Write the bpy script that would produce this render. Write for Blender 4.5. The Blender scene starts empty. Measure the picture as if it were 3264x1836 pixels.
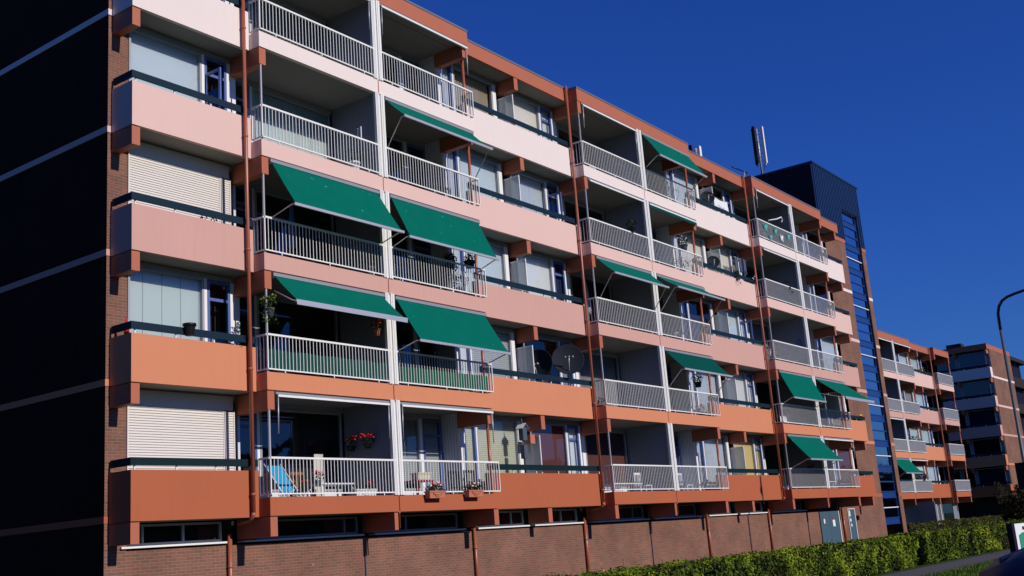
import bpy, math, random
from mathutils import Vector, Matrix
random.seed(7)
PI = math.pi
scene = bpy.context.scene
COL = scene.collection

# ------------------------------------------------------------------ materials
def new_mat(name):
    m = bpy.data.materials.new(name); m.use_nodes = True
    nt = m.node_tree
    return m, nt, nt.nodes["Principled BSDF"]

def paint(name, col, rough=0.6, var=0.06, scale=1.5, metal=0.0, bump=0.0, spec=0.3, stain=0.0, fleck=None):
    """painted or plain surface: colour with faint large and fine variation"""
    m, nt, b = new_mat(name)
    N, L = nt.nodes, nt.links
    geo = N.new('ShaderNodeNewGeometry')
    n1 = N.new('ShaderNodeTexNoise'); n1.inputs['Scale'].default_value = scale; n1.inputs['Detail'].default_value = 6
    L.new(geo.outputs['Position'], n1.inputs['Vector'])
    mr = N.new('ShaderNodeMapRange'); mr.inputs[3].default_value = 1 - var; mr.inputs[4].default_value = 1 + var
    L.new(n1.outputs['Fac'], mr.inputs[0])
    mul = N.new('ShaderNodeVectorMath'); mul.operation = 'SCALE'
    mul.inputs[0].default_value = col[:3]
    L.new(mr.outputs[0], mul.inputs['Scale'])
    out = mul.outputs[0]
    if stain > 0:      # rain streaks of dirt with their own shape
        mp = N.new('ShaderNodeMapping'); mp.inputs['Scale'].default_value = (9, 9, 0.7)
        L.new(geo.outputs['Position'], mp.inputs[0])
        n2 = N.new('ShaderNodeTexNoise'); n2.inputs['Scale'].default_value = 1.0; n2.inputs['Detail'].default_value = 5
        L.new(mp.outputs[0], n2.inputs['Vector'])
        r2 = N.new('ShaderNodeMapRange'); r2.inputs[1].default_value = 0.52; r2.inputs[2].default_value = 0.8
        r2.inputs[3].default_value = 0; r2.inputs[4].default_value = stain
        L.new(n2.outputs['Fac'], r2.inputs[0])
        mx = N.new('ShaderNodeMix'); mx.data_type = 'RGBA'
        L.new(r2.outputs[0], mx.inputs[0]); L.new(out, mx.inputs[6]); mx.inputs[7].default_value = (0.16, 0.12, 0.1, 1)
        out = mx.outputs[2]
    if fleck:
        n4 = N.new('ShaderNodeTexNoise'); n4.inputs['Scale'].default_value = 6.5; n4.inputs['Detail'].default_value = 2
        L.new(geo.outputs['Position'], n4.inputs['Vector'])
        r4 = N.new('ShaderNodeMapRange'); r4.inputs[1].default_value = 0.74; r4.inputs[2].default_value = 0.77
        L.new(n4.outputs['Fac'], r4.inputs[0])
        m4 = N.new('ShaderNodeMix'); m4.data_type = 'RGBA'; L.new(r4.outputs[0], m4.inputs[0]); L.new(out, m4.inputs[6]); m4.inputs[7].default_value = (*fleck, 1)
        out = m4.outputs[2]
    L.new(out, b.inputs['Base Color'])
    b.inputs['Roughness'].default_value = rough; b.inputs['Metallic'].default_value = metal
    b.inputs['Specular IOR Level'].default_value = spec
    if bump > 0:
        n3 = N.new('ShaderNodeTexNoise'); n3.inputs['Scale'].default_value = 60; n3.inputs['Detail'].default_value = 3
        L.new(geo.outputs['Position'], n3.inputs['Vector'])
        bp = N.new('ShaderNodeBump'); bp.inputs['Strength'].default_value = bump; bp.inputs['Distance'].default_value = 0.01
        L.new(n3.outputs['Fac'], bp.inputs['Height']); L.new(bp.outputs[0], b.inputs['Normal'])
    return m

def stripes(name, c1, c2, freq, axis='z', rough=0.6, duty=0.5, soft=0.06):
    """two-colour bands (blind slats, boards, corrugation) along x+y or z"""
    m, nt, b = new_mat(name)
    N, L = nt.nodes, nt.links
    geo = N.new('ShaderNodeNewGeometry'); sp = N.new('ShaderNodeSeparateXYZ'); L.new(geo.outputs['Position'], sp.inputs[0])
    if axis == 'z': src = sp.outputs[2]
    else:
        a = N.new('ShaderNodeMath'); a.operation = 'ADD'; L.new(sp.outputs[0], a.inputs[0]); L.new(sp.outputs[1], a.inputs[1]); src = a.outputs[0]
    k = N.new('ShaderNodeMath'); k.operation = 'MULTIPLY'; k.inputs[1].default_value = freq; L.new(src, k.inputs[0])
    fr = N.new('ShaderNodeMath'); fr.operation = 'FRACT'; L.new(k.outputs[0], fr.inputs[0])
    r = N.new('ShaderNodeMapRange'); r.inputs[1].default_value = duty - soft; r.inputs[2].default_value = duty + soft
    L.new(fr.outputs[0], r.inputs[0])
    mx = N.new('ShaderNodeMix'); mx.data_type = 'RGBA'; L.new(r.outputs[0], mx.inputs[0])
    mx.inputs[6].default_value = (*c1, 1); mx.inputs[7].default_value = (*c2, 1)
    L.new(mx.outputs[2], b.inputs['Base Color']); b.inputs['Roughness'].default_value = rough
    bp = N.new('ShaderNodeBump'); bp.inputs['Strength'].default_value = 0.5; bp.inputs['Distance'].default_value = 0.01
    L.new(fr.outputs[0], bp.inputs['Height']); L.new(bp.outputs[0], b.inputs['Normal'])
    return m

def brick_mat(name, c1, c2, mortar, fleck=.5):
    m, nt, b = new_mat(name)
    N, L = nt.nodes, nt.links
    geo = N.new('ShaderNodeNewGeometry'); sp = N.new('ShaderNodeSeparateXYZ'); L.new(geo.outputs['Position'], sp.inputs[0])
    a = N.new('ShaderNodeMath'); a.operation = 'ADD'; L.new(sp.outputs[0], a.inputs[0]); L.new(sp.outputs[1], a.inputs[1])
    cb = N.new('ShaderNodeCombineXYZ'); L.new(a.outputs[0], cb.inputs[0]); L.new(sp.outputs[2], cb.inputs[1])
    br = N.new('ShaderNodeTexBrick'); L.new(cb.outputs[0], br.inputs['Vector'])
    br.inputs['Scale'].default_value = 1.0; br.inputs['Brick Width'].default_value = 0.22; br.inputs['Row Height'].default_value = 0.066
    br.inputs['Mortar Size'].default_value = 0.006; br.inputs['Mortar Smooth'].default_value = 0.3; br.inputs['Bias'].default_value = -0.1
    br.inputs['Color1'].default_value = (*c1, 1); br.inputs['Color2'].default_value = (*c2, 1); br.inputs['Mortar'].default_value = (*mortar, 1)
    n = N.new('ShaderNodeTexNoise'); n.inputs['Scale'].default_value = 0.9; n.inputs['Detail'].default_value = 8
    L.new(geo.outputs['Position'], n.inputs['Vector'])
    mr = N.new('ShaderNodeMapRange'); mr.inputs[1].default_value = 0.3; mr.inputs[2].default_value = 0.7; mr.inputs[3].default_value = 0.8; mr.inputs[4].default_value = 1.16
    L.new(n.outputs['Fac'], mr.inputs[0])
    mu = N.new('ShaderNodeVectorMath'); mu.operation = 'SCALE'; L.new(br.outputs['Color'], mu.inputs[0]); L.new(mr.outputs[0], mu.inputs['Scale'])
    # chalky flecks
    n2 = N.new('ShaderNodeTexNoise'); n2.inputs['Scale'].default_value = 7; n2.inputs['Detail'].default_value = 4
    L.new(geo.outputs['Position'], n2.inputs['Vector'])
    r2 = N.new('ShaderNodeMapRange'); r2.inputs[1].default_value = 0.71; r2.inputs[2].default_value = 0.78; r2.inputs[4].default_value = fleck
    L.new(n2.outputs['Fac'], r2.inputs[0])
    mx = N.new('ShaderNodeMix'); mx.data_type = 'RGBA'; L.new(r2.outputs[0], mx.inputs[0]); L.new(mu.outputs[0], mx.inputs[6]); mx.inputs[7].default_value = (0.45, 0.36, 0.3, 1)
    L.new(mx.outputs[2], b.inputs['Base Color']); b.inputs['Roughness'].default_value = 0.9; b.inputs['Specular IOR Level'].default_value = 0.1
    bp = N.new('ShaderNodeBump'); bp.inputs['Strength'].default_value = 0.5; bp.inputs['Distance'].default_value = 0.008; bp.invert = True
    L.new(br.outputs['Fac'], bp.inputs['Height']); L.new(bp.outputs[0], b.inputs['Normal'])
    return m

def glass_mat(name, tint=(1, 1, 1), refl=0.03, rough=0.02, trans=0.9):
    m = bpy.data.materials.new(name); m.use_nodes = True
    nt = m.node_tree; N, L = nt.nodes, nt.links; N.clear()
    out = N.new('ShaderNodeOutputMaterial'); mix = N.new('ShaderNodeMixShader')
    lw = N.new('ShaderNodeFresnel'); lw.inputs[0].default_value = 1.52
    ad = N.new('ShaderNodeMath'); ad.operation = 'MULTIPLY_ADD'; ad.inputs[1].default_value = 1.2; ad.inputs[2].default_value = refl
    L.new(lw.outputs[0], ad.inputs[0])
    t = N.new('ShaderNodeBsdfTransparent'); t.inputs[0].default_value = (tint[0]*trans, tint[1]*trans, tint[2]*trans, 1)
    g = N.new('ShaderNodeBsdfGlossy'); g.inputs['Roughness'].default_value = rough; g.inputs[0].default_value = (0.85, 0.9, 1, 1)
    L.new(ad.outputs[0], mix.inputs[0]); L.new(t.outputs[0], mix.inputs[1]); L.new(g.outputs[0], mix.inputs[2]); L.new(mix.outputs[0], out.inputs[0])
    return m

def frosted(name):
    m, nt, b = new_mat(name)
    b.inputs['Base Color'].default_value = (.62, .68, .68, 1); b.inputs['Roughness'].default_value = .25; b.inputs['Alpha'].default_value = .6
    return m

def leaf_mat(name, cols, rough=0.55, scale=3.0, trans=0.25):
    m, nt, b = new_mat(name)
    N, L = nt.nodes, nt.links
    geo = N.new('ShaderNodeNewGeometry')
    n = N.new('ShaderNodeTexNoise'); n.inputs['Scale'].default_value = scale; n.inputs['Detail'].default_value = 3
    L.new(geo.outputs['Position'], n.inputs['Vector'])
    ad = N.new('ShaderNodeMath'); ad.operation = 'MULTIPLY_ADD'; ad.inputs[1].default_value = 0.45; 
    L.new(geo.outputs['Random Per Island'], ad.inputs[0])
    sc = N.new('ShaderNodeMath'); sc.operation = 'MULTIPLY_ADD'; sc.inputs[1].default_value = 1.9; sc.inputs[2].default_value = -0.68
    L.new(n.outputs['Fac'], sc.inputs[0]); L.new(sc.outputs[0], ad.inputs[2])
    cr = N.new('ShaderNodeValToRGB'); el = cr.color_ramp.elements
    el[0].position = 0.0; el[0].color = (*cols[0], 1); el[1].position = 1.0; el[1].color = (*cols[-1], 1)
    for i, c in enumerate(cols[1:-1]):
        e = el.new((i+1)/(len(cols)-1)); e.color = (*c, 1)
    L.new(ad.outputs[0], cr.inputs[0]); L.new(cr.outputs[0], b.inputs['Base Color'])
    b.inputs['Roughness'].default_value = rough; b.inputs['Specular IOR Level'].default_value = 0.12
    return m

def ground_mat(name, c1, c2, scale=3, rough=0.95, bump=0.3, fine=40):
    m, nt, b = new_mat(name)
    N, L = nt.nodes, nt.links
    geo = N.new('ShaderNodeNewGeometry')
    n = N.new('ShaderNodeTexNoise'); n.inputs['Scale'].default_value = scale; n.inputs['Detail'].default_value = 10; n.inputs['Roughness'].default_value = 0.7
    L.new(geo.outputs['Position'], n.inputs['Vector'])
    mx = N.new('ShaderNodeMix'); mx.data_type = 'RGBA'; L.new(n.outputs['Fac'], mx.inputs[0]); mx.inputs[6].default_value = (*c1, 1); mx.inputs[7].default_value = (*c2, 1)
    L.new(mx.outputs[2], b.inputs['Base Color']); b.inputs['Roughness'].default_value = rough; b.inputs['Specular IOR Level'].default_value = 0.15
    n2 = N.new('ShaderNodeTexNoise'); n2.inputs['Scale'].default_value = fine; n2.inputs['Detail'].default_value = 4
    L.new(geo.outputs['Position'], n2.inputs['Vector'])
    bp = N.new('ShaderNodeBump'); bp.inputs['Strength'].default_value = bump; bp.inputs['Distance'].default_value = 0.02
    L.new(n2.outputs['Fac'], bp.inputs['Height']); L.new(bp.outputs[0], b.inputs['Normal'])
    return m

LV = [paint('terracotta_paint', (0.43, 0.112, 0.044), 0.75, 0.05, 0.8, stain=0.09),
      paint('salmon_paint', (0.64, 0.232, 0.115), 0.75, 0.04, 0.8, stain=0.07),
      paint('rose_paint', (0.61, 0.335, 0.27), 0.75, 0.04, 0.8, stain=0.07),
      paint('blush_paint', (0.74, 0.485, 0.41), 0.75, 0.04, 0.8, stain=0.03),
      paint('pale_pink_paint', (0.81, 0.675, 0.61), 0.75, 0.03, 0.8, stain=0.03)]
M = dict(
    terra=paint('brick_red_paint', (0.44, 0.13, 0.066), 0.6, 0.05, 2, stain=0.1),
    pipe=paint('pipe_red_paint', (0.35, 0.095, 0.05), 0.35, 0.05, 2, spec=0.5),
    soffit=paint('painted_soffit', (0.26, 0.25, 0.22), 0.8, 0.05, 1.2),
    white=paint('white_paint', (0.82, 0.79, 0.74), 0.45, 0.03, 2),
    alu=paint('aluminium', (0.5, 0.5, 0.52), 0.4, 0.05, 3, metal=0.4),
    capmetal=paint('roof_edge_metal', (0.17, 0.17, 0.2), 0.5, 0.06, 3, metal=0.3),
    siding=stripes('white_board_siding', (0.62, 0.63, 0.66), (0.25, 0.26, 0.28), 9.5, 'x', 0.6, 0.88, 0.05),
    sidingw=paint('white_board', (0.7, 0.71, 0.74), 0.5, 0.04, 2),
    partition=stripes('grey_board_siding', (0.2, 0.22, 0.26), (0.11, 0.12, 0.15), 9.0, 'x', 0.65, 0.88, 0.05),
    blue=paint('blue_frame_paint', (0.09, 0.14, 0.34), 0.4, 0.05, 2, spec=0.5),
    greyfr=paint('grey_frame_paint', (0.34, 0.35, 0.37), 0.5, 0.04, 2),
    darkrail=paint('dark_blue_rail_paint', (0.005, 0.02, 0.036), 0.6, 0.05, 2, spec=0.15),
    darkrail2=paint('dark_green_rail_paint', (0.004, 0.018, 0.021), 0.6, 0.05, 2, spec=0.15),
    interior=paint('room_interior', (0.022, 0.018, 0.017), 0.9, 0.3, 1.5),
    brick=brick_mat('brick', (0.24, 0.102, 0.068), (0.165, 0.088, 0.062), (0.28, 0.185, 0.135)),
    brickshade=brick_mat('shaded_gable_brick', (0.035, 0.012, 0.007), (0.024, 0.009, 0.006), (0.055, 0.028, 0.018), 0),  # brick darkened so its colour carries the gable's shade
    pane=glass_mat('window_glass'),
    screenglass=frosted('frosted_screen'),
    stairglass=glass_mat('stair_glass', (0.35, 0.45, 0.6), 0.52, 0.03, 0.4),
    stairblue=paint('stair_frame_blue', (0.012, 0.045, 0.19), 0.35, 0.06, 2, spec=0.5),
    boxblue=paint('corrugated_blue', (0.008, 0.032, 0.105), 0.45, 0.06, 2, spec=0.5),
    boxdark=paint('corrugated_navy', (0.006, 0.006, 0.014), 0.6, 0.05, 2, spec=0.2),
    green=paint('green_canvas', (0.0008, 0.122, 0.084), 0.9, 0.12, 2.5, bump=0.05, spec=0.04, fleck=(0.05, 0.35, 0.33)),
    greend=paint('dark_green_canvas', (0.001, 0.065, 0.052), 0.9, 0.07, 2.5, spec=0.04),
    cassette=paint('awning_case_grey', (0.3, 0.3, 0.31), 0.45, 0.05, 3, metal=0.2),
    black=paint('black_plastic', (0.012, 0.012, 0.014), 0.4, 0.1, 3),
    dish=paint('dish_grey', (0.018, 0.021, 0.03), 0.7, 0.08, 3, spec=0.08),
    teal=paint('teal_door_paint', (0.058, 0.112, 0.15), 0.5, 0.06, 1.5, spec=0.4),
    sill=paint('white_sill', (0.83, 0.81, 0.77), 0.5, 0.02, 3),
    asphalt=ground_mat('asphalt', (0.04, 0.04, 0.042), (0.065, 0.063, 0.064), 4, 0.95, 0.5, 120),
    path=ground_mat('pavement_grey', (0.075, 0.07, 0.075), (0.115, 0.105, 0.108), 5, 0.95, 0.4, 90),
    grassbase=ground_mat('lawn_base', (0.02, 0.045, 0.01), (0.05, 0.085, 0.015), 2.5, 0.95, 0.8, 60),
    grassblade=leaf_mat('grass_blades', [(0.03, 0.07, 0.008), (0.07, 0.13, 0.012), (0.12, 0.19, 0.02)], 0.6, 1.2),
    soil=ground_mat('garden_soil', (0.03, 0.025, 0.018), (0.06, 0.05, 0.03), 6),
    roofing=ground_mat('roof_felt', (0.05, 0.05, 0.05), (0.09, 0.09, 0.09), 4),
    hedge=leaf_mat('hedge_leaves', [(0.035, 0.016, 0.004), (0.025, 0.05, 0.004), (0.13, 0.18, 0.008), (0.34, 0.38, 0.025)], 0.7, 1.3),
    hedgeb=leaf_mat('olive_hedge_leaves', [(0.02, 0.025, 0.006), (0.06, 0.07, 0.01), (0.11, 0.09, 0.015)], 0.6, 2.0),
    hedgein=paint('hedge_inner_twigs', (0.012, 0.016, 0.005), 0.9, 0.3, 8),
    leaf=leaf_mat('plant_leaves', [(0.015, 0.035, 0.008), (0.05, 0.09, 0.015), (0.13, 0.17, 0.03)], 0.5, 6),
    darkleaf=leaf_mat('dark_leaves', [(0.006, 0.012, 0.006), (0.02, 0.035, 0.01), (0.04, 0.05, 0.015)], 0.6, 2),
    conifer=leaf_mat('conifer_needles', [(0.012, 0.014, 0.007), (0.03, 0.03, 0.012), (0.055, 0.048, 0.02)], 0.7, 2),
    bark=ground_mat('bark', (0.04, 0.028, 0.018), (0.08, 0.06, 0.04), 8),
    redfl=paint('red_petals', (0.55, 0.02, 0.015), 0.6, 0.2, 20), pinkfl=paint('pink_petals', (0.75, 0.22, 0.26), 0.6, 0.1, 20),
    whitefl=paint('white_petals', (0.8, 0.8, 0.78), 0.6, 0.1, 20), yellowfl=paint('yellow_petals', (0.7, 0.42, 0.03), 0.6, 0.1, 20),
    pot=paint('terracotta_pot', (0.50, 0.17, 0.10), 0.7, 0.1, 8), wpot=paint('white_pot', (0.7, 0.72, 0.72), 0.5, 0.05, 8),
    bpot=paint('blue_grey_pot', (0.08, 0.09, 0.12), 0.5, 0.05, 8),
    cyan=paint('blue_sling_fabric', (0.02, 0.30, 0.52), 0.6, 0.05, 8), redcloth=paint('red_cloth', (0.35, 0.03, 0.05), 0.8, 0.1, 5),
    cream=paint('cream_cloth', (0.56, 0.5, 0.36), 0.85, 0.05, 5), wood=ground_mat('wood', (0.22, 0.08, 0.03), (0.3, 0.12, 0.05), 8),
    turq=paint('turquoise_plastic', (0.05, 0.45, 0.38), 0.5, 0.1, 5), yellow=paint('yellow_plastic', (0.6, 0.42, 0.08), 0.5, 0.1, 5),
    greenmesh=ground_mat('green_windbreak_mesh', (0.006, 0.045, 0.035), (0.03, 0.12, 0.09), 14, 0.85, 0.5, 60),
    pleat=paint('green_pleated_screen', (0.002, 0.095, 0.05), 0.8, 0.05, 5),
    carpaint=paint('navy_car_paint', (0.002, 0.003, 0.02), 0.42, 0.02, 2, spec=0.1),
    carglass=paint('dark_car_glass', (0.004, 0.005, 0.012), 0.06, 0.02, 2, spec=0.8),
    tyre=paint('tyre_rubber', (0.015, 0.015, 0.015), 0.85, 0.1, 8), lightred=paint('tail_lamp_red', (0.4, 0.01, 0.01), 0.2, 0.02, 5, spec=0.7),
    pole=paint('lamp_post_grey', (0.10, 0.105, 0.12), 0.45, 0.08, 4, metal=0.3), poledark=paint('lamp_arm_dark', (0.02, 0.022, 0.045), 0.5, 0.05, 4),
    meshgrey=paint('grey_balcony_glazing', (0.16, 0.165, 0.18), 0.5, 0.06, 6),
    ink=paint('black_ink', (0.02, 0.02, 0.02), 0.7, 0.02, 5),
    signgreen=paint('sign_green', (0.03, 0.28, 0.17), 0.5, 0.05, 5), signblue=paint('sign_blue', (0.02, 0.2, 0.45), 0.5, 0.05, 5),
)
BL = dict(
    pale=paint('pale_blue_blind', (0.50, 0.57, 0.60), 0.8, 0.05, 2), mint=stripes('pale_mint_blind', (0.48, 0.55, 0.52), (0.2, 0.23, 0.22), 2.05, 'x', 0.8, 0.965, 0.012),
    white=paint('white_blind', (0.62, 0.64, 0.64), 0.8, 0.03, 2), cream=paint('cream_blind', (0.66, 0.63, 0.55), 0.8, 0.03, 2),
    yellow=paint('yellow_blind', (0.62, 0.5, 0.24), 0.8, 0.03, 2), brown=paint('brown_blind', (0.12, 0.04, 0.035), 0.8, 0.05, 2),
    slats=stripes('venetian_slats', (0.55, 0.55, 0.42), (0.30, 0.31, 0.25), 17, 'z', 0.7, 0.75, 0.1),
    gslats=stripes('grey_venetian_slats', (0.42, 0.44, 0.43), (0.20, 0.21, 0.21), 17, 'z', 0.7, 0.75, 0.1),
    shutter=paint('cream_roller_shutter', (0.72, 0.65, 0.58), 0.6, 0.03, 2),
    curtain=paint('pale_net_curtain', (0.55, 0.6, 0.64), 0.9, 0.05, 3), gcurtain=paint('grey_curtain', (0.3, 0.3, 0.3), 0.9, 0.08, 3),
    bluecurt=paint('navy_curtain', (0.03, 0.04, 0.12), 0.9, 0.08, 3), beigec=paint('beige_curtain', (0.4, 0.34, 0.24), 0.9, 0.05, 3),
)

# ------------------------------------------------------------------ mesh helper
class MB:
    def __init__(s): s.v = []; s.f = []; s.fm = []; s.m = 0; s.sm = []
    def quad(s, a, b, c, d):
        i = len(s.v); s.v += [a, b, c, d]; s.f.append((i, i+1, i+2, i+3)); s.fm.append(s.m); s.sm.append(False); return s
    def face(s, pts, smooth=False):
        i = len(s.v); s.v += list(pts); s.f.append(tuple(range(i, i+len(pts)))); s.fm.append(s.m); s.sm.append(smooth); return s
    def box(s, x0, x1, y0, y1, z0, z1, bev=0.0):
        if x0 > x1: x0, x1 = x1, x0
        if y0 > y1: y0, y1 = y1, y0
        if z0 > z1: z0, z1 = z1, z0
        i = len(s.v)
        s.v += [(x0,y0,z0),(x1,y0,z0),(x1,y1,z0),(x0,y1,z0),(x0,y0,z1),(x1,y0,z1),(x1,y1,z1),(x0,y1,z1)]
        for q in ((0,3,2,1),(4,5,6,7),(0,1,5,4),(1,2,6,5),(2,3,7,6),(3,0,4,7)):
            s.f.append(tuple(i+k for k in q)); s.fm.append(s.m); s.sm.append(False)
        return s
    def tube(s, pts, r, n=8, caps=True):
        """round bar through pts; r a number or a list"""
        P = [Vector(p) for p in pts]; rs = r if isinstance(r, (list, tuple)) else [r]*len(P)
        base = len(s.v); prev = None
        for i, p in enumerate(P):
            t = (P[min(i+1, len(P)-1)] - P[max(i-1, 0)]).normalized()
            if prev is None:
                u = t.cross(Vector((0, 0, 1)));
                if u.length < 1e-3: u = Vector((1, 0, 0))
                u.normalize()
            else:
                u = (prev - t*prev.dot(t)).normalized()
            prev = u; w = t.cross(u)
            for k in range(n):
                a = 2*PI*k/n; q = p + u*math.cos(a)*rs[i] + w*math.sin(a)*rs[i]; s.v.append(tuple(q))
        for i in range(len(P)-1):
            for k in range(n):
                a = base+i*n+k; b = base+i*n+(k+1) % n
                s.f.append((a, b, b+n, a+n)); s.fm.append(s.m); s.sm.append(True)
        if caps:
            s.f.append(tuple(base+k for k in reversed(range(n)))); s.fm.append(s.m); s.sm.append(False)
            e = base+(len(P)-1)*n; s.f.append(tuple(e+k for k in range(n))); s.fm.append(s.m); s.sm.append(False)
        return s
    def lathe(s, c, prof, n=12, axis=Vector((0, 0, 1)), caps=True):
        ax = Vector(axis).normalized(); u = ax.cross(Vector((0, 0, 1)))
        if u.length < 1e-3: u = Vector((1, 0, 0))
        u.normalize(); w = ax.cross(u); base = len(s.v); c = Vector(c)
        for (r, h) in prof:
            for k in range(n):
                a = 2*PI*k/n; s.v.append(tuple(c + ax*h + u*math.cos(a)*r + w*math.sin(a)*r))
        for i in range(len(prof)-1):
            for k in range(n):
                a = base+i*n+k; b = base+i*n+(k+1) % n
                s.f.append((a, b, b+n, a+n)); s.fm.append(s.m); s.sm.append(True)
        if caps:
            s.f.append(tuple(base+k for k in reversed(range(n)))); s.fm.append(s.m); s.sm.append(False)
            e = base+(len(prof)-1)*n; s.f.append(tuple(e+k for k in range(n))); s.fm.append(s.m); s.sm.append(False)
        return s
    def leaf(s, p, size, nrm=None, asp=0.55):
        p = Vector(p)
        n = Vector((random.gauss(0, 1), random.gauss(0, 1), random.gauss(0, 1))) if nrm is None else Vector(nrm) + Vector((random.gauss(0, .55), random.gauss(0, .55), random.gauss(0, .55)))
        if n.length < 1e-3: n = Vector((0, 0, 1))
        n.normalize(); u = n.cross(Vector((random.gauss(0, 1), random.gauss(0, 1), random.gauss(0, 1))))
        if u.length < 1e-3: u = n.orthogonal()
        u.normalize(); w = n.cross(u); a = size; b = size*asp
        return s.face([tuple(p-u*a*.5), tuple(p-w*b*.5+n*a*.08), tuple(p+u*a*.5), tuple(p+w*b*.5+n*a*.08)])
    def build(s, name, mats, parent=None, org=None):
        if not isinstance(mats, (list, tuple)): mats = [mats]
        me = bpy.data.meshes.new(name)
        o = Vector(org) if org is not None else (Vector(parent['_o']) if parent is not None else Vector((0, 0, 0)))
        me.from_pydata([tuple(Vector(v)-o) for v in s.v], [], s.f)
        for m in mats: me.materials.append(m)
        for p, mi, sm in zip(me.polygons, s.fm, s.sm):
            p.material_index = mi; p.use_smooth = sm
        me.update()
        ob = bpy.data.objects.new(name, me); COL.objects.link(ob)
        ob['_o'] = tuple(o)
        if parent is not None: ob.parent = parent
        else: ob.location = o
        return ob

def tag(o, label=None, cat=None, group=None, kind=None):
    if label: o['label'] = label
    if cat: o['category'] = cat
    if group: o['group'] = group
    if kind: o['kind'] = kind
    return o
def thing(name, loc, label, cat, group=None, T=None):
    o = bpy.data.objects.new(name, None); COL.objects.link(o); o.empty_display_size = 0.2
    o['_o'] = tuple(loc); o.matrix_world = (T or Matrix()) @ Matrix.Translation(Vector(loc))
    return tag(o, label, cat, group)

# ------------------------------------------------------------------ measured geometry
H = 2.75; UND = 2.585; STOP = 2.985; PTOP = 3.586; P = 14.166; YA = 0.355
FLOOR = lambda k: UND + 0.2 + H*k
CEIL = lambda k: UND + H*(k+1)

# ------------------------------------------------------------------ windows
def folds(mb, x0, x1, y, z0, z1, w=0.12, d=0.03):
    n = max(2, int((x1-x0)/w*2)); xs = [x0+(x1-x0)*i/n for i in range(n+1)]
    for i in range(n):
        ya = y + (d if i % 2 else -d)*random.uniform(.6, 1.2); yb = y + (d if (i+1) % 2 else -d)
        mb.quad((xs[i], ya, z0), (xs[i+1], yb, z0), (xs[i+1], yb, z1), (xs[i], ya, z1))
def window(root, x0, x1, z0, z1, y, blind=None, frame='greyfr', fw=0.055, drop=1.0, mull=(), name='window', glass='pane', transom=None):
    f = MB()
    f.box(x0, x0+fw, y-.03, y+.06, z0, z1); f.box(x1-fw, x1, y-.03, y+.06, z0, z1)
    f.box(x0+fw, x1-fw, y-.03, y+.06, z1-fw, z1); f.box(x0+fw, x1-fw, y-.03, y+.06, z0, z0+fw)
    for mx in mull: f.box(mx-fw/2, mx+fw/2, y-.025, y+.055, z0+fw, z1-fw)
    if transom: f.box(x0+fw, x1-fw, y-.022, y+.05, transom-fw/2, transom+fw/2)
    fo = f.build(name, M[frame], root)
    MB().quad((x0+fw, y+.01, z0+fw), (x1-fw, y+.01, z0+fw), (x1-fw, y+.01, z1-fw), (x0+fw, y+.01, z1-fw)).build('pane', M[glass], fo)
    if blind:
        zb = z1 - (z1-z0)*drop
        b = MB()
        if 'curt' in blind or blind == 'beigec': folds(b, x0+fw, x1-fw, y+.12, zb, z1-.01); nm = 'curtain'
        else:
            b.box(x0+fw, x1-fw, y+.065, y+.075, zb, z1-.01); nm = 'blind'
        b.build(nm, BL[blind], fo)
    return fo
def shutter(root, x0, x1, z0, z1, y, mat='shutter'):
    b = MB(); p = 0.055; n = int((z1-z0)/p)
    for i in range(n):
        za = z1-(i+1)*p; zb = z1-i*p
        b.quad((x0, y-.012, za+.012), (x1, y-.012, za+.012), (x1, y-.003, zb), (x0, y-.003, zb))
        b.quad((x0, y+.006, za), (x1, y+.006, za), (x1, y-.012, za+.012), (x0, y-.012, za+.012))
    b.box(x0-.03, x0, y-.02, y+.02, z0, z1); b.box(x1, x1+.03, y-.02, y+.02, z0, z1)
    return b.build('roller_shutter', BL[mat], root)
def door(root, x0, x1, z0, z1, y, frame='blue', blind=None, drop=1.0, transom=True, openleaf=False):
    fo = window(root, x0, x1, z0, z1, y, blind, frame, 0.07, drop, name='balcony_door', transom=(z0+1.95 if transom else None))
    MB().box(x0+.09, x0+.11, y-.07, y-.05, z0+.95, z0+1.08).build('handle', M['alu'], fo)
    if openleaf:
        f = MB(); d = .5
        f.box(x0+.02, x0+.06, y-d, y-.05, z0+.02, z0+.09); f.box(x0+.02, x0+.06, y-d, y-.05, z0+1.86, z0+1.93)
        f.box(x0+.02, x0+.06, y-d-.06, y-d, z0+.02, z0+1.93)
        f.build('door_leaf', M['blue'], fo)
    return fo

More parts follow.
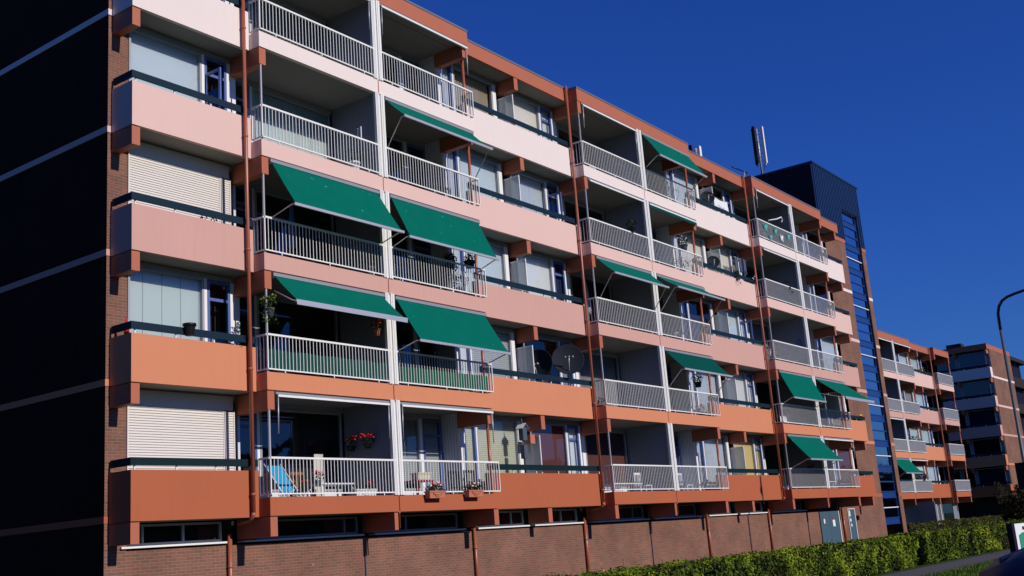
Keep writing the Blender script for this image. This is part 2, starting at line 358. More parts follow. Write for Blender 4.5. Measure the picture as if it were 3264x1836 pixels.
def railing(par, x0, x1, z, yf=0.0, left=None, right=None, mesh=False, sp=0.106, name='railing'):
    """white steel railing standing on the slab edge; left/right: depth of side returns"""
    r = MB(); h = .87; y = yf-.012
    r.box(x0, x1, y-.022, y+.022, z+h-.045, z+h); r.box(x0, x1, y-.015, y+.015, z+.05, z+.08)
    n = max(2, int(round((x1-x0)/sp)))
    for i in range(n+1):
        x = x0 + (x1-x0)*i/n; w = .0068
        if i in (0, n): w = .014
        r.box(x-w, x+w, y-w, y+w, z+.08, z+h-.045)
    for xs in (x0+.5, (x0+x1)/2, x1-.5): r.box(xs-.012, xs+.012, y-.01, y+.01, z-.002, z+.05)
    for xs, d in ((x0, left), (x1, right)):
        if d:
            sgn = 1 if xs == x0 else -1
            xx = xs + sgn*.0
            r.box(xx-.022, xx+.022, y+.022, d, z+h-.045, z+h-.002); r.box(xx-.015, xx+.015, y+.02, d, z+.05, z+.08)
            m = max(2, int(d/sp))
            for i in range(1, m+1):
                yy = y + (d-y)*i/m; r.box(xx-.0085, xx+.0085, yy-.0085, yy+.0085, z+.08, z+h-.045)
    o = r.build(name, M['white'], par)
    if mesh:
        g = MB(); g.box(x0+.02, x1-.02, y+.03, y+.036, z+.08, z+h-.05)
        if left: g.box(x0+.03, x0+.036, y+.04, left, z+.08, z+h-.05)
        g.build('balcony_glazing', M['meshgrey'], par)
    return o

def handrail(par, x0, x1, z, y, k, left=None, right=None):
    r = MB(); m = M['darkrail'] if k >= 1 else M['darkrail2']
    r.box(x0, x1, y-.02, y+.02, z+.088, z+.245)
    if left: r.box(x0, x0+.04, y+.02, left, z+.088, z+.243)
    if right: r.box(x1-.04, x1, y+.02, right, z+.088, z+.243)
    o = r.build('handrail', m, par)
    s = MB(); n = max(1, int((x1-x0)/1.0))
    for i in range(n+1):
        x = x0+.12 + (x1-x0-.24)*i/n; s.box(x-.015, x+.015, y+.02, y+.045, z-.0, z+.2)
    s.box(x0+.1, x1-.1, y+.021, y+.034, z+.1, z+.13)
    if left: s.box(x0+.05, x0+.075, y+.021, y+.375, z+.1, z+.2)
    if left: s.box(x0+.05, x0+.14, y+.021, y+.034, z+.1, z+.13)
    s.build('rail_support', M['white'], par)
    return o

def balcony_solid(root, x0, x1, k, left=None, right=None, rail=True):
    """solid parapet balcony; left / right: y to which the side parapets run back"""
    z0 = UND+H*k; z1 = PTOP+H*k; b = MB()
    b.box(x0, x1, YA, YA+.1, z0, z1)
    if left: b.box(x0, x0+.1, YA+.1, left, z0, z1)
    if right: b.box(x1-.1, x1, YA+.1, right, z0, z1)
    o = b.build('balcony', LV[k], root)
    s = MB(); s.box(x0+.003 + (.1 if left else 0), x1-.003-(.1 if right else 0), YA+.1, 1.3, z0+.012, FLOOR(k)); s.build('balcony_floor', M['soffit'], o)
    if rail: handrail(o, x0, x1, z1, YA+.03, k, left=1.05 if left else None, right=1.05 if right else None)
    return o
def balcony_railed(root, x0, x1, k, left, right, mesh=False, rail=True, sideL=YA, sideR=YA, rx1=None):
    z0 = UND+H*k; z1 = STOP+H*k; b = MB()
    b.box(x0, x1, 0, .12, z0, z1)
    if left: b.box(x0, x0+.12, .12, sideL, z0, z1)
    if right: b.box(x1-.12, x1, .12, sideR, z0, z1)
    o = b.build('balcony', LV[k], root)
    s = MB(); s.box(x0+(.122 if left else 0), x1-(.122 if right else 0), .12, 1.9, z0+.012, FLOOR(k)); s.build('balcony_floor', M['soffit'], o)
    railing(o, x0+.02, rx1 or (x1-.02), z1, 0, left=sideL if left else None, right=sideR if right else None, mesh=mesh)
    return o

def beam(root, x, y0, k, w=0.2, y1=1.12, z_under=None):
    zu = UND+H*k if z_under is None else z_under
    b = MB(); b.box(x, x+w, y0, y1, zu-.435, zu-.022); b.box(x+.02, x+w-.02, y0+.05, y1, zu-.022, zu+.012)
    return b.build('support_beam', M['terra'], root)

def drainpipe(root, x, y, z0, z1, r=.045, elbow=None, brackets=H, name='drainpipe', mat='pipe'):
    b = MB(); b.tube([(x, y, z0), (x, y, z1)], r, 10)
    z = z0+.35
    while z < z1-.1:
        b.lathe((x, y, z), [(r+.002, 0), (r+.012, .01), (r+.012, .05), (r+.002, .06)], 10)
        b.box(x-.012, x+.012, y, y+.09, z+.02, z+.04); z += brackets
    if elbow: b.tube([(x, y, z0), (x, y+.02, z0-.08), (x, y+.12, z0-.16), (x, y+elbow, z0-.2)], [r, r*1.02, r, r], 10)
    return b.build(name, M[mat], root)

# ------------------------------------------------------------------ plants and small things
def bush_mb(c, rx, ry, rz, n, size, mb=None, shell=.5):
    mb = mb or MB(); c = Vector(c)
    for _ in range(n):
        d = Vector((random.gauss(0, 1), random.gauss(0, 1), random.gauss(0, 1))).normalized()*(shell+(1-shell)*random.random())
        mb.leaf((c.x+d.x*rx, c.y+d.y*ry, c.z+d.z*rz), size*random.uniform(.7, 1.3), d)
    return mb
def plant(name, base, label, cat='plant', r=.14, h=.28, spread=.25, potm='bpot', n=140, leafm='leaf', flowers=None, hang=0.0, T=None, group=None, size=.07, droop=0.0):
    t = thing(name, base, label, cat, group, T)
    x, y, z = base
    MB().lathe((x, y, z), [(r*.7, 0), (r*.85, h*.6), (r, h*.9), (r*1.08, h*.9), (r*1.08, h), (r*.9, h), (r*.85, h-.03)], 12).build('pot', M[potm], t)
    mb = bush_mb((x, y, z+h+spread*.6), spread, spread, spread*.8, n, size)
    if droop:
        for _ in range(n//2):
            a = random.uniform(0, 2*PI); q = random.random()
            mb.leaf((x+math.cos(a)*r*(1+.6*q), y+math.sin(a)*r*(1+.6*q), z+h-droop*q), size)
    mb.build('foliage', M[leafm], t)
    if flowers:
        f = MB()
        for _ in range(flowers[1]):
            a = random.uniform(0, 2*PI); q = random.uniform(.2, 1)*spread
            f.lathe((x+math.cos(a)*q, y+math.sin(a)*q, z+h+spread*random.uniform(.7, 1.4)), [(.004, -.02), (.035, 0), (.02, .025)], 7)
        f.build('blossom', M[flowers[0]], t)
    if hang:
        w = MB()
        for a in (0, 2.1, 4.2):
            w.tube([(x+math.cos(a)*r, y+math.sin(a)*r, z+h), (x, y, z+h+hang)], .004, 4)
        w.build('hanger', M['black'], t)
    return t

def flower_box(base, w, label, potm='pot', cols=('redfl', 'whitefl'), d=.18, h=.17, group=None, n=150):
    x, y, z = base; t = thing('flower_box', base, label, 'flower box', group)
    b = MB(); i = len(b.v)
    b.v += [(x-w/2+.02, y-d/2+.02, z), (x+w/2-.02, y-d/2+.02, z), (x+w/2-.02, y+d/2-.02, z), (x-w/2+.02, y+d/2-.02, z),
            (x-w/2, y-d/2, z+h), (x+w/2, y-d/2, z+h), (x+w/2, y+d/2, z+h), (x-w/2, y+d/2, z+h)]
    for q in ((0,3,2,1),(0,1,5,4),(1,2,6,5),(2,3,7,6),(3,0,4,7),(4,5,6,7)):
        b.f.append(tuple(i+k for k in q)); b.fm.append(0); b.sm.append(False)
    b.box(x-w/2-.012, x+w/2+.012, y-d/2-.012, y+d/2+.012, z+h-.02, z+h+.012)
    b.build('planter_box', M[potm], t)
    g = MB()
    for s_ in (.055, .105):   # moulded garland lines on the front
        pts = [(x-w*.3+w*.6*i/8, y-d/2-.004, z+h*.8-s_*math.sin(PI*i/8)*1.0) for i in range(9)]
        g.tube(pts, .005, 5)
    g.build('garland', M['terra'] if potm == 'pot' else M['white'], t)
    mb = MB()
    for _ in range(n):
        px = x+random.uniform(-w/2, w/2); mb.leaf((px, y+random.uniform(-d*.6, d*.6), z+h+random.uniform(0, .16)), .065)
    mb.build('foliage', M['darkleaf'], t)
    for cm in cols:
        f = MB()
        for _ in range(6):
            f.lathe((x+random.uniform(-w*.4, w*.4), y+random.uniform(-d*.6, 0), z+h+random.uniform(.1, .22)), [(.004, -.02), (.035, 0), (.022, .025)], 7)
        f.build('blossom', M[cm], t)
    return t

def dish(c, r, nrm, label, arm=True, mat='dish', base=None, T=None):
    t = thing('satellite_dish', c, label, 'satellite dish', 'satellite dishes on the balconies', T)
    n = Vector(nrm).normalized(); c = Vector(c)
    prof = [(r*q, r*.22*q*q) for q in (.02, .2, .4, .6, .8, .95, 1.0)] + [(r*1.0, r*.22-.02), (r*.6, r*.08-.03), (.02, -.03)]
    MB().lathe(c, prof, 28, n, caps=False).build('reflector', M[mat], t)
    a = MB(); lo = c - Vector((0, 0, r*.98)) + n*r*.2; fo = c + n*r*.75 - Vector((0, 0, r*.12))
    mid = lo+(fo-lo)*.5
    a.tube([tuple(lo), tuple(mid - Vector((0, 0, .04))), tuple(fo)], .014, 6)
    a.build('feed_arm', M['alu'], t)
    l = MB(); sid = n.cross(Vector((0, 0, 1))).normalized()
    for q in ((-.12, 0, .12) if r > .4 else (0,)):
        p = fo + sid*q; l.lathe(p, [(.01, -.06), (.025, -.05), (.03, .02), (.02, .04)], 8, -n)
    l.build('receiver', M['alu'], t)
    m = MB(); bz = base if base is not None else c.z-r-.3
    m.tube([tuple(c - n*.05), tuple(c - n*.16), (c.x-n.x*.16, c.y-n.y*.16, bz)], .022, 8); m.build('mast', M['alu'], t)
    return t

# ------------------------------------------------------------------ awnings
def awning(xl, xr, ztop, yb, zb, label, arms=None, fabric='green', bar=.05, valance=False, T=None, curve=0.0, grp='green awnings let down over the balconies', cassette_mat='cassette'):
    t = thing('awning', ((xl+xr)/2, 0, ztop), label, 'awning', grp, T)
    # canopy: a thin sheet, slightly sagging, from the roller to the front bar
    c = MB(); n = 8; m = 6
    y0 = -.03; z0 = ztop-.06
    def pt(i, j, off=0):
        s_ = j/n; x = xl+.06+(xr-xl-.12)*i/m
        sag = .05*math.sin(PI*s_)*(1+.3*math.sin(i*2.1)) + curve*math.sin(PI*s_)
        return (x, y0+(yb-y0)*s_+off*.3, z0+(zb-z0)*s_ - sag*.4 + (curve*math.sin(PI*s_)*1.4) + off)
    for off, rev in ((0, False), (-.006, True)):
        for i in range(m):
            for j in range(n):
                q = [pt(i, j, off), pt(i+1, j, off), pt(i+1, j+1, off), pt(i, j+1, off)]
                c.face(q if rev else q[::-1], True)
    for i0 in (0, m):
        for j in range(n): c.quad(pt(i0, j, 0), pt(i0, j+1, 0), pt(i0, j+1, -.006), pt(i0, j, -.006))
    c.build('canopy', M[fabric], t)
    b = MB(); b.box(xl, xr, yb-.03, yb+.015, zb-bar, zb+.012)
    if valance: b.box(xl+.01, xr-.01, yb-.036, yb-.03, zb-.11, zb)
    b.build('front_bar', M['alu'], t)
    h = MB(); h.box(xl, xr, -.05, .07, ztop-.06, ztop+.02); h.lathe((xl, .01, ztop-.06), [(.035, 0), (.035, xr-xl)], 10, (1, 0, 0)); h.build('roller', M[cassette_mat], t)
    if arms is not None:
        za, ya = arms
        for x in (xl+.03, xr-.03):
            a = MB(); a.tube([(x, ya, za), (x, ya+(yb-ya)*.82, za+(zb-za)*.95), (x, yb, zb-.02)], .016, 6); a.build('arm', M['alu'], t)
    return t
def rolled(xl, xr, ztop, label, T=None, light=True, arms=False, fringe=False, kind='alu'):
    t = thing('rolled_awning', ((xl+xr)/2, 0, ztop), label, 'awning', 'awnings rolled in under the slabs', T)
    h = MB(); h.box(xl, xr, -.02, .10, ztop-.02, ztop+.03); h.build('case', M['cassette'], t)
    b = MB(); b.box(xl+.03, xr-.03, -.07, -.025, ztop-.085, ztop-.035); b.build('front_bar', M['white'] if light else M['alu'], t)
    if fringe:
        f = MB(); n = 24
        for i in range(n):
            xa = xl+.05+(xr-xl-.1)*i/n; xb = xl+.05+(xr-xl-.1)*(i+1)/n; xm = (xa+xb)/2
            f.face([(xa, -.05, ztop-.085), (xb, -.05, ztop-.085), (xb, -.055, ztop-.17), (xm, -.057, ztop-.2), (xa, -.055, ztop-.17)])
            f.face([(xa, -.044, ztop-.085), (xa, -.049, ztop-.17), (xm, -.051, ztop-.2), (xb, -.049, ztop-.17), (xb, -.044, ztop-.085)])
        f.build('valance', M['greend'], t)
    if arms:
        for x in (xl+.05, xr-.05):
            MB().tube([(x, -.04, ztop-.08), (x, -.02, ztop-.9)], .014, 6).build('arm', M['alu'], t)
    return t

# ------------------------------------------------------------------ apartment units
def unit_a_right(root, b, k, spec, first=False, slab_y=1.1):
    z0 = FLOOR(k); zt = CEIL(k)-.12; kind = spec.get('w', 'white'); dk = spec.get('d', 'white')
    y = 1.1; w0, w1 = b-2.81, b-.85
    if kind == 'shutter':
        MB().box(w0, b-.08, y-.02, y+.1, zt-.22, zt+.1).build('shutter_case', BL['shutter'], root)
        shutter(root, w0+.02, b-.37, z0+.03, zt-.22, y-.02); shutter(root, b-.29, b-.08, z0+.03, zt-.25, y-.02)
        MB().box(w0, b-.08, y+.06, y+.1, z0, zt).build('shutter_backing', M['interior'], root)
    else:
        sill = z0+.45
        MB().box(w0, w1, y, y+.06, z0, sill-.002).build('spandrel_panel', M['sidingw'], root)
        window(root, w0, w1, sill, zt, y, None if kind == 'dark' else kind, 'greyfr', .05, spec.get('drop', .93))
        door(root, b-.76, b-.11, z0+.02, zt-.02, y, 'blue', None if dk == 'dark' else dk, .85, openleaf=spec.get('open', False))
        MB().box(w1+.005, b-.765, y-.03, y+.07, z0, zt).build('window_post', M['white'], root)
        MB().box(b-.105, b+.165, y-.02, y+.05, z0, zt).build('window_post', M['white'], root)
    MB().box(w0, b+.17, y+.0, y+.06, zt+.002, CEIL(k)+.008).build('head_panel', M['greyfr'], root)
    MB().box(b+.1, b+.165, y+.052, 1.75, z0, CEIL(k)+.008).build('return_wall', M['siding'], root)
def unit_a_left(root, b, k, spec):
    z0 = FLOOR(k); zt = CEIL(k)-.12; y = 1.1; kind = spec.get('w', 'pale'); dk = spec.get('d', kind)
    MB().box(b+7.93, b+8.04, y, 1.75, z0, CEIL(k)+.008).build('return_wall', M['siding'], root)
    for q0, q1, q2, q3 in ((7.93, 8.12, -.05, -.002), (8.66, 8.72, -.03, .07), (10.70, 10.88, -.04, .07)): MB().box(b+q0, b+q1, y+q2, y+q3, z0, zt).build('window_post', M['white'], root)
    door(root, b+8.125, b+8.655, z0+.02, zt-.02, y, 'blue', None if dk == 'dark' else dk, 1, False)
    sill = z0+.45
    MB().box(b+8.72, b+10.695, y, y+.06, z0, sill-.002).build('spandrel_panel', M['sidingw'], root)
    window(root, b+8.725, b+10.695, sill, zt, y, None if kind == 'dark' else kind, 'greyfr', .05, spec.get('drop', .93))
    MB().box(b+8.045, b+11.3, y+.0, y+.06, zt+.002, CEIL(k)+.008).build('head_panel', M['greyfr'], root)
def unit_b1(root, b, k, spec):
    z0 = FLOOR(k); zt = CEIL(k)-.12; y = 1.75; w = spec.get('w', 'dark')
    door(root, b+.25, b+1.15, z0+.02, zt-.02, y, 'blue', spec.get('d'), .9)
    for q0, q1 in ((.17, .245), (1.155, 1.245)): MB().box(b+q0, b+q1, y-.02, y+.06, z0, zt).build('window_post', M['white'], root)
    sill = z0+.45
    MB().box(b+1.25, b+3.95, y, y+.06, z0, sill-.002).build('spandrel_panel', M['sidingw'], root)
    window(root, b+1.25, b+3.95, sill, zt, y, None if w == 'dark' else w, spec.get('f', 'greyfr'), .05, spec.get('drop', 1.0), mull=spec.get('m', ()))
    MB().box(b+.17, b+4.04, y, y+.06, zt+.002, CEIL(k)+.008).build('head_panel', M['greyfr'], root)
def unit_b2(root, b, k, spec):
    z0 = FLOOR(k); zt = CEIL(k)-.12; y = 1.75; w = spec.get('w', 'dark')
    sill = z0+.45
    MB().box(b+4.15, b+6.95, y, y+.06, z0, sill-.002).build('spandrel_panel', M['sidingw'], root)
    window(root, b+4.2, b+6.95, sill, zt, y, None if w == 'dark' else w, 'greyfr', .05, spec.get('drop', 1.0))
    MB().box(b+6.955, b+7.095, y-.02, y+.06, z0, zt).build('window_post', M['white'], root)
    door(root, b+7.1, b+7.9, z0+.02, zt-.02, y, 'blue', spec.get('d'), .9)
    MB().box(b+4.15, b+7.925, y, y+.06, zt+.002, CEIL(k)+.008).build('head_panel', M['greyfr'], root)
def partition(root, b, k, seam=True):
    z0 = FLOOR(k); z1 = CEIL(k)+.008
    MB().box(b+4.05, b+4.13, .06, 1.75, z0, z1).build('partition_wall', M['partition'], root)
    zz = STOP+H*k+.002; w = MB()
    for a0, a1 in ((3.93, 3.965), (3.975, 4.01), (4.02, 4.065), (4.135, 4.185), (4.195, 4.27)):
        w.box(b+a0, b+a1, -.04, .03, zz, CEIL(k)-.004)
    w.box(b+3.94, b+4.26, .0, .055, zz, CEIL(k)-.004)
    w.build('partition_post', M['white'], root)
def screen(root, x, k, top=1.95, blind=None):
    z0 = FLOOR(k); zt = z0+top
    f = MB(); f.box(x-.018, x+.018, YA+.10, YA+.14, z0+.2, zt); f.box(x-.018, x+.018, 1.04, 1.08, z0+.2, zt); f.box(x-.016, x+.016, YA+.14, 1.04, zt-.04, zt); f.box(x-.016, x+.016, YA+.14, 1.04, z0+.2, z0+.24)
    o = f.build('privacy_screen', M['white'], root)
    MB().box(x-.005, x+.005, YA+.14, 1.04, z0+.24, zt-.04).build('pane', M['screenglass'], o)

def fascia(root, x0, x1, y, z, left=True, right=True, yb=1.3, h=.46):
    b = MB(); b.box(x0, x1, y, y+.1, z, z+h)
    if left: b.box(x0, x0+.1, y+.1, yb, z, z+h)
    if right: b.box(x1-.1, x1, y+.1, yb, z, z+h)
    o = b.build('roof_fascia', M['terra'], root)
    c = MB(); c.box(x0-.015, x1+.015, y-.015, y+.14, z+h+.001, z+h+.065)
    if left: c.box(x0-.015, x0+.12, y+.14, yb, z+h+.001, z+h+.064)
    if right: c.box(x1-.12, x1+.015, y+.14, yb, z+h+.001, z+h+.064)
    c.build('edge_trim', M['capmetal'], o)

# ================================================================== MAIN BLOCK
b1, b2, b3 = 16.34, 16.34+P, 16.34+2*P
ZR = UND+5*H      # 16.335 roof underside
main = thing('apartment_block', (13.1, 1.1, 0), 'five-storey brick apartment block with stepped pink balconies, dark gable and rooftop lift housing', 'apartment building')
XE = 55.65
# gable and core
XT0, XT1, XR = 59.15, 61.85, 62.45
MB().box(13.03, 13.4, 1.101, 13, 0, ZR).build('gable_wall', M['brickshade'], main)
MB().box(13.0305, 13.53, 1.0985, 1.22, 2.04, ZR).build('corner_pier', M['brick'], main)
for k in range(5):
    MB().box(13.015, 13.2, 1.085, 13, UND+H*k+.01, UND+H*k+.15).build('string_course', LV[k], main)
core = MB()
core.box(13.4, XE, 2.4, 13, 0, ZR)
for k in range(5):
    for b in (b1, b2, b3):
        core.box(b-3.2, b+.1, 1.5, 2.4, FLOOR(k), CEIL(k)); core.box(b+8.0, b+11.3, 1.5, 2.4, FLOOR(k), CEIL(k)) if b+11 < XE+.5 else None
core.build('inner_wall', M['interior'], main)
fl = MB()
for k in range(5): fl.box(13.4, XE, 1.28, 2.4, UND+.022+H*k, FLOOR(k)-.006)
fl.build('floor_slab', M['soffit'], main)
rf = MB(); rf.box(13.05, XE, 1.11, 13, ZR+.004, ZR+.35); rf.box(XE+.01, XR, 1.4, 13, ZR+.002, ZR+.35); rf.box(13.2, XE, YA+.1, 1.1, ZR, ZR+.3)
for b in (b1, b2, b3): rf.box(b+.1, b+8.07, .1, YA+.09, ZR+.003, ZR+.298)
rf.build('roof', [M['soffit']], main)
MB().box(13.15, XE-.2, .6, 12.9, ZR+.352, ZR+.37).build('roof_covering', M['roofing'], main)

SPEC_AR = {(1, 0): dict(w='shutter'), (1, 1): dict(w='mint', d='dark', drop=.88), (1, 2): dict(w='shutter'), (1, 3): dict(w='pale', d='dark', open=True), (1, 4): dict(w='white'),
           (2, 0): dict(w='brown', d='white'), (2, 1): dict(w='dark', d='gcurtain'), (2, 2): dict(w='white', d='bluecurt'), (2, 3): dict(w='curtain', d='dark', open=True), (2, 4): dict(w='cream', drop=.8),
           (3, 0): dict(w='yellow', d='yellow'), (3, 1): dict(w='white', d='white'), (3, 2): dict(w='pale', open=True), (3, 3): dict(w='cream', d='beigec', open=True), (3, 4): dict(w='dark', d='curtain')}
SPEC_AL = {(1, 0): dict(w='slats', drop=.95), (1, 1): dict(w='gslats', d='white'), (1, 2): dict(w='pale', drop=.85), (1, 3): dict(w='pale', d='curtain'), (1, 4): dict(w='beigec', d='curtain', drop=.6),
           (2, 0): dict(w='curtain', d='curtain'), (2, 1): dict(w='curtain', d='white'), (2, 2): dict(w='dark', d='bluecurt'), (2, 3): dict(w='cream', d='cream'), (2, 4): dict(w='pale', d='curtain'),
           (3, 0): dict(w='brown', d='white'), (3, 1): dict(w='beigec', d='white'), (3, 2): dict(w='pale', d='bluecurt'), (3, 3): dict(w='dark', d='curtain'), (3, 4): dict(w='dark', d='white')}
SPEC_B1 = {(1, 3): dict(w='mint', f='greyfr'), (1, 4): dict(w='gcurtain', drop=1.0), (1, 0): dict(w='dark'), (2, 1): dict(w='gcurtain', d='curtain'), (2, 0): dict(w='brown'), (3, 2): dict(w='gcurtain', d='white'), (1, 2): dict(w='dark', d='bluecurt')}
SPEC_B2 = {(1, 0): dict(w='gslats', d='gslats', drop=.9), (1, 3): dict(w='bluecurt'), (1, 1): dict(w='bluecurt'), (2, 3): dict(w='cream'), (2, 0): dict(w='dark', d='curtain')}
for k in range(5):
    # corner balcony (right half of a pair)
    balcony_solid(main, 13.12, b1, k, left=1.098)
    for mi, b in ((1, b1), (2, b2), (3, b3)):
        unit_a_right(main, b, k, SPEC_AR[(mi, k)])
        unit_b1(main, b, k, SPEC_B1.get((mi, k), {})); unit_b2(main, b, k, SPEC_B2.get((mi, k), {}))
        partition(main, b, k); unit_a_left(main, b, k, SPEC_AL[(mi, k)])
        balcony_railed(main, b, b+4.09, k, True, False)
        balcony_railed(main, b+4.125, b+8.17, k, False, True, rx1=b+8.2)
        xe = (b+P) if mi < 3 else 56.09
        balcony_solid(main, b+8.171, xe, k, right=1.1 if mi == 3 else None)
        # slender red column at the end of the railed pair
        MB().tube([(b+8.13, .22, FLOOR(k)), (b+8.13, .22, CEIL(k)-.435)], .045, 10).build('column', M['pipe'], main)
        if mi < 3: screen(main, b+10.96, k)
    MB().box(b3+11.0, b3+11.4, 1.1, 1.5, FLOOR(k), CEIL(k)).build('end_pier', M['brick'], main)
for k in range(6):
    beam(main, 13.13, YA+.02, k)
    for mi, b in ((1, b1), (2, b2), (3, b3)):
        beam(main, b+.01, .02, k); beam(main, b+7.9, .02, k); beam(main, b+10.86 if mi == 3 else b+10.98, YA+.02, k)
        if k == 0: beam(main, b+3.93, .02, k, .13)
# roof fascias
fascia(main, 13.03, b1-.002, YA, ZR-.012, True, False)
for mi, b in ((1, b1), (2, b2), (3, b3)):
    fascia(main, b, b+8.17, 0, ZR-.012, yb=YA+.5)
    fascia(main, b+8.173, (b+P-.002) if mi < 3 else 56.09, YA, ZR-.014, False, mi == 3)
# drainpipes
for b in (b1, b2, b3):
    drainpipe(main, b-.235, .27, UND+.1, ZR+.52, .045, elbow=.5)
    # slim pipe in the joint between the railed pair
    drainpipe(main, b+4.107, .02, UND-.4, ZR, .02, name='joint_pipe')
    drainpipe(main, b-.27, 1.03, 0, 2.28, .05, name='ground_drainpipe', brackets=1.2)
    drainpipe(main, b+8.25, 1.03, 0, 2.12, .045, name='ground_drainpipe', brackets=1.2)
    MB().box(b+3.93, b+3.96, 1.06, 1.10, 0, 2.0).build('movement_joint', M['bpot'], main)
# ground floor
g = MB(); g.box(13.0305, 50.05, 1.0985, 1.5, 0, 2.039); g.box(52.4, 53.7, 1.1, 1.5, 0, 2.575); g.box(54.67, 59.15, 1.1, 1.5, 0, UND); g.box(53.7, 54.67, 1.1, 1.5, 2.07, 2.575); g.box(50.05, 52.4, 1.1, 1.5, 2.38, 2.575)
g.build('ground_floor_wall', M['brick'], main)
s = MB()
for x0, x1 in ((13.38, 16.0), (16.5, b1+3.9), (b1+4.3, b1+7.9), (b1+8.45, 27.25), (27.33, 30.23), (b2+.2, b2+3.9), (b2+4.3, b2+7.9), (b2+8.45, b2+10.9), (b2+11, b2+13.8), (b3+.2, b3+3.9)):
    s.box(x0, x1, 1.03, 1.3, 2.085, 2.125)
s.build('window_sill', M['sill'], main)
for x0, x1, mm in ((13.5, 16.0, (14.0, 15.0)), (17.0, 20.2, (19.75,)), (20.75, 24.1, (22.0,)), (24.9, 27.2, (25.6, 26.6)), (27.6, 30.1, (29.2,)), (31.2, 34.3, (33.6,)), (35.0, 38.2, (36.4,)), (39.0, 41.2, (40.2,)), (41.7, 44.2, (43.2,)), (45.3, 48.4, (47.6,))):
    window(main, x0, x1, 2.14, 2.56, 1.24, None, 'greyfr', .045, mull=mm, name='strip_window')
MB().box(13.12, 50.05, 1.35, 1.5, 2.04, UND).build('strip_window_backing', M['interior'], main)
# teal service doors
dd = MB(); dd.box(50.08, 51.22, 1.06, 1.12, 0, 2.0); dd.box(51.235, 52.37, 1.06, 1.12, 0, 2.0)
o = dd.build('service_door', M['teal'], main)
MB().box(50.05, 52.4, 1.12, 1.2, 2.0, 2.38).build('door_transom', M['interior'], main)
MB().box(50.46, 50.62, 1.052, 1.058, 1.46, 1.66).build('door_notice', M['whitefl'], o)
MB().box(51.56, 51.86, 1.052, 1.058, 1.30, 1.60).build('door_notice', M['whitefl'], o)
MB().box(50.49, 50.58, 1.045, 1.051, 1.68, 1.76).box(51.6, 51.7, 1.045, 1.051, 1.65, 1.76).build('door_sticker', M['redfl'], o)
MB().box(50.3, 50.7, 1.04, 1.055, .15, .5).build('door_vent', M['bpot'], o)
MB().box(52.37, 52.44, 1.03, 1.1, 0, 2.0).build('door_jamb', M['white'], o)
o = MB().box(53.75, 54.6, 1.08, 1.14, 0, 2.04).build('entry_door', M['teal'], main)
MB().box(53.7, 53.75, 1.05, 1.12, 0, 2.07).box(54.6, 54.66, 1.05, 1.12, 0, 2.07).box(53.75, 54.6, 1.05, 1.12, 2.04, 2.075).build('door_frame', M['white'], o)
MB().box(53.85, 54.05, 1.07, 1.079, 1.7, 1.98).build('door_pane', M['wpot'], o)
MB().lathe((53.98, 1.07, 1.52), [(.09, 0), (.09, .006)], 14, (0, -1, 0)).lathe((54.02, 1.07, 1.28), [(.08, 0), (.08, .006)], 14, (0, -1, 0)).build('door_sticker', M['whitefl'], o)
MB().box(54.86, 54.97, .98, 1.1, 1.5, 1.72).build('wall_lamp', M['black'], main)
drainpipe(main, 52.98, 1.04, 0, 2.3, .045, name='ground_drainpipe', brackets=1.2)
# stair tower
XT0, XT1, XR = 59.15, 61.85, 62.45
MB().box(XE, XT0, 1.1, 2.4, UND+.002, ZR+.355).build('stair_wall', M['brick'], main)
MB().box(XT1, XR, 1.1, 13, 0, ZR+.355).build('stair_side_wall', M['brick'], main)
MB().box(XE, XT1, 2.4, 13, 0, ZR-.002).build('stair_core', M['interior'], main)
MB().box(XT1-.1, XT1-.002, 1.112, 1.5, 0, ZR).build('glazing_reveal', M['boxdark'], main)
for k in range(5):
    MB().box(56.1, XT0-.002, 1.082, 1.2, UND+H*k, UND+H*k+.17).build('string_course', LV[k], main)
    MB().box(XT1+.01, XR+.012, 1.082, 1.2, UND+H*k, UND+H*k+.17).build('string_course', LV[k], main)
MB().box(56.1, XT0-.002, 1.075, 1.2, ZR+.12, ZR+.354).build('string_course', M['terra'], main)
MB().box(XT1+.01, XR+.012, 1.075, 1.2, ZR+.12, ZR+.354).build('string_course', M['terra'], main)
zp = .6
YG = 1.2
st = MB()
n = 0
z = UND-.0
levels = [UND+.0+1.375*i for i in range(-1, 12)]
for i, z in enumerate(levels):
    if z > ZR+1.6: break
    o = MB().box(XT0+.002, XT1-.07, YG, YG+.08, z-.03, z+.25).box(XT0+.002, XT1-.07, YG-.03, YG+.06, z+.25, z+.30).box(XT0+.002, XT1-.07, YG-.03, YG+.06, z-.075, z-.03)
    o = o.build('spandrel_panel', M['stairblue'], main)
    zt = z+1.30
    zm = (z+.30+zt)/2
    f = MB()
    if i % 2 == 1 and i > 1: pass
    f.box(XT0+.002, XT1-.07, YG-.02, YG+.05, zm-.035, zm+.035)
    f.box(XT0+.002, XT0+.06, YG-.01, YG+.05, z+.30, zm-.035); f.box(XT0+.002, XT0+.06, YG-.01, YG+.05, zm+.035, zt)
    f.box(XT1-.13, XT1-.07, YG-.01, YG+.05, z+.30, zm-.035); f.box(XT1-.13, XT1-.07, YG-.01, YG+.05, zm+.035, zt)
    w = f.build('stair_window', M['stairblue'], main)
    MB().box(XT0+.06, XT1-.13, YG+.02, YG+.03, z+.30, zm-.035).box(XT0+.06, XT1-.13, YG+.02, YG+.03, zm+.035, zt).build('pane', M['stairglass'], w)
    if i % 2 == 0: MB().box(XT0+.002, XT1-.10, YG-.045, YG-.022, zm-.015, zm+.03).build('sill', M['whitefl'], w)
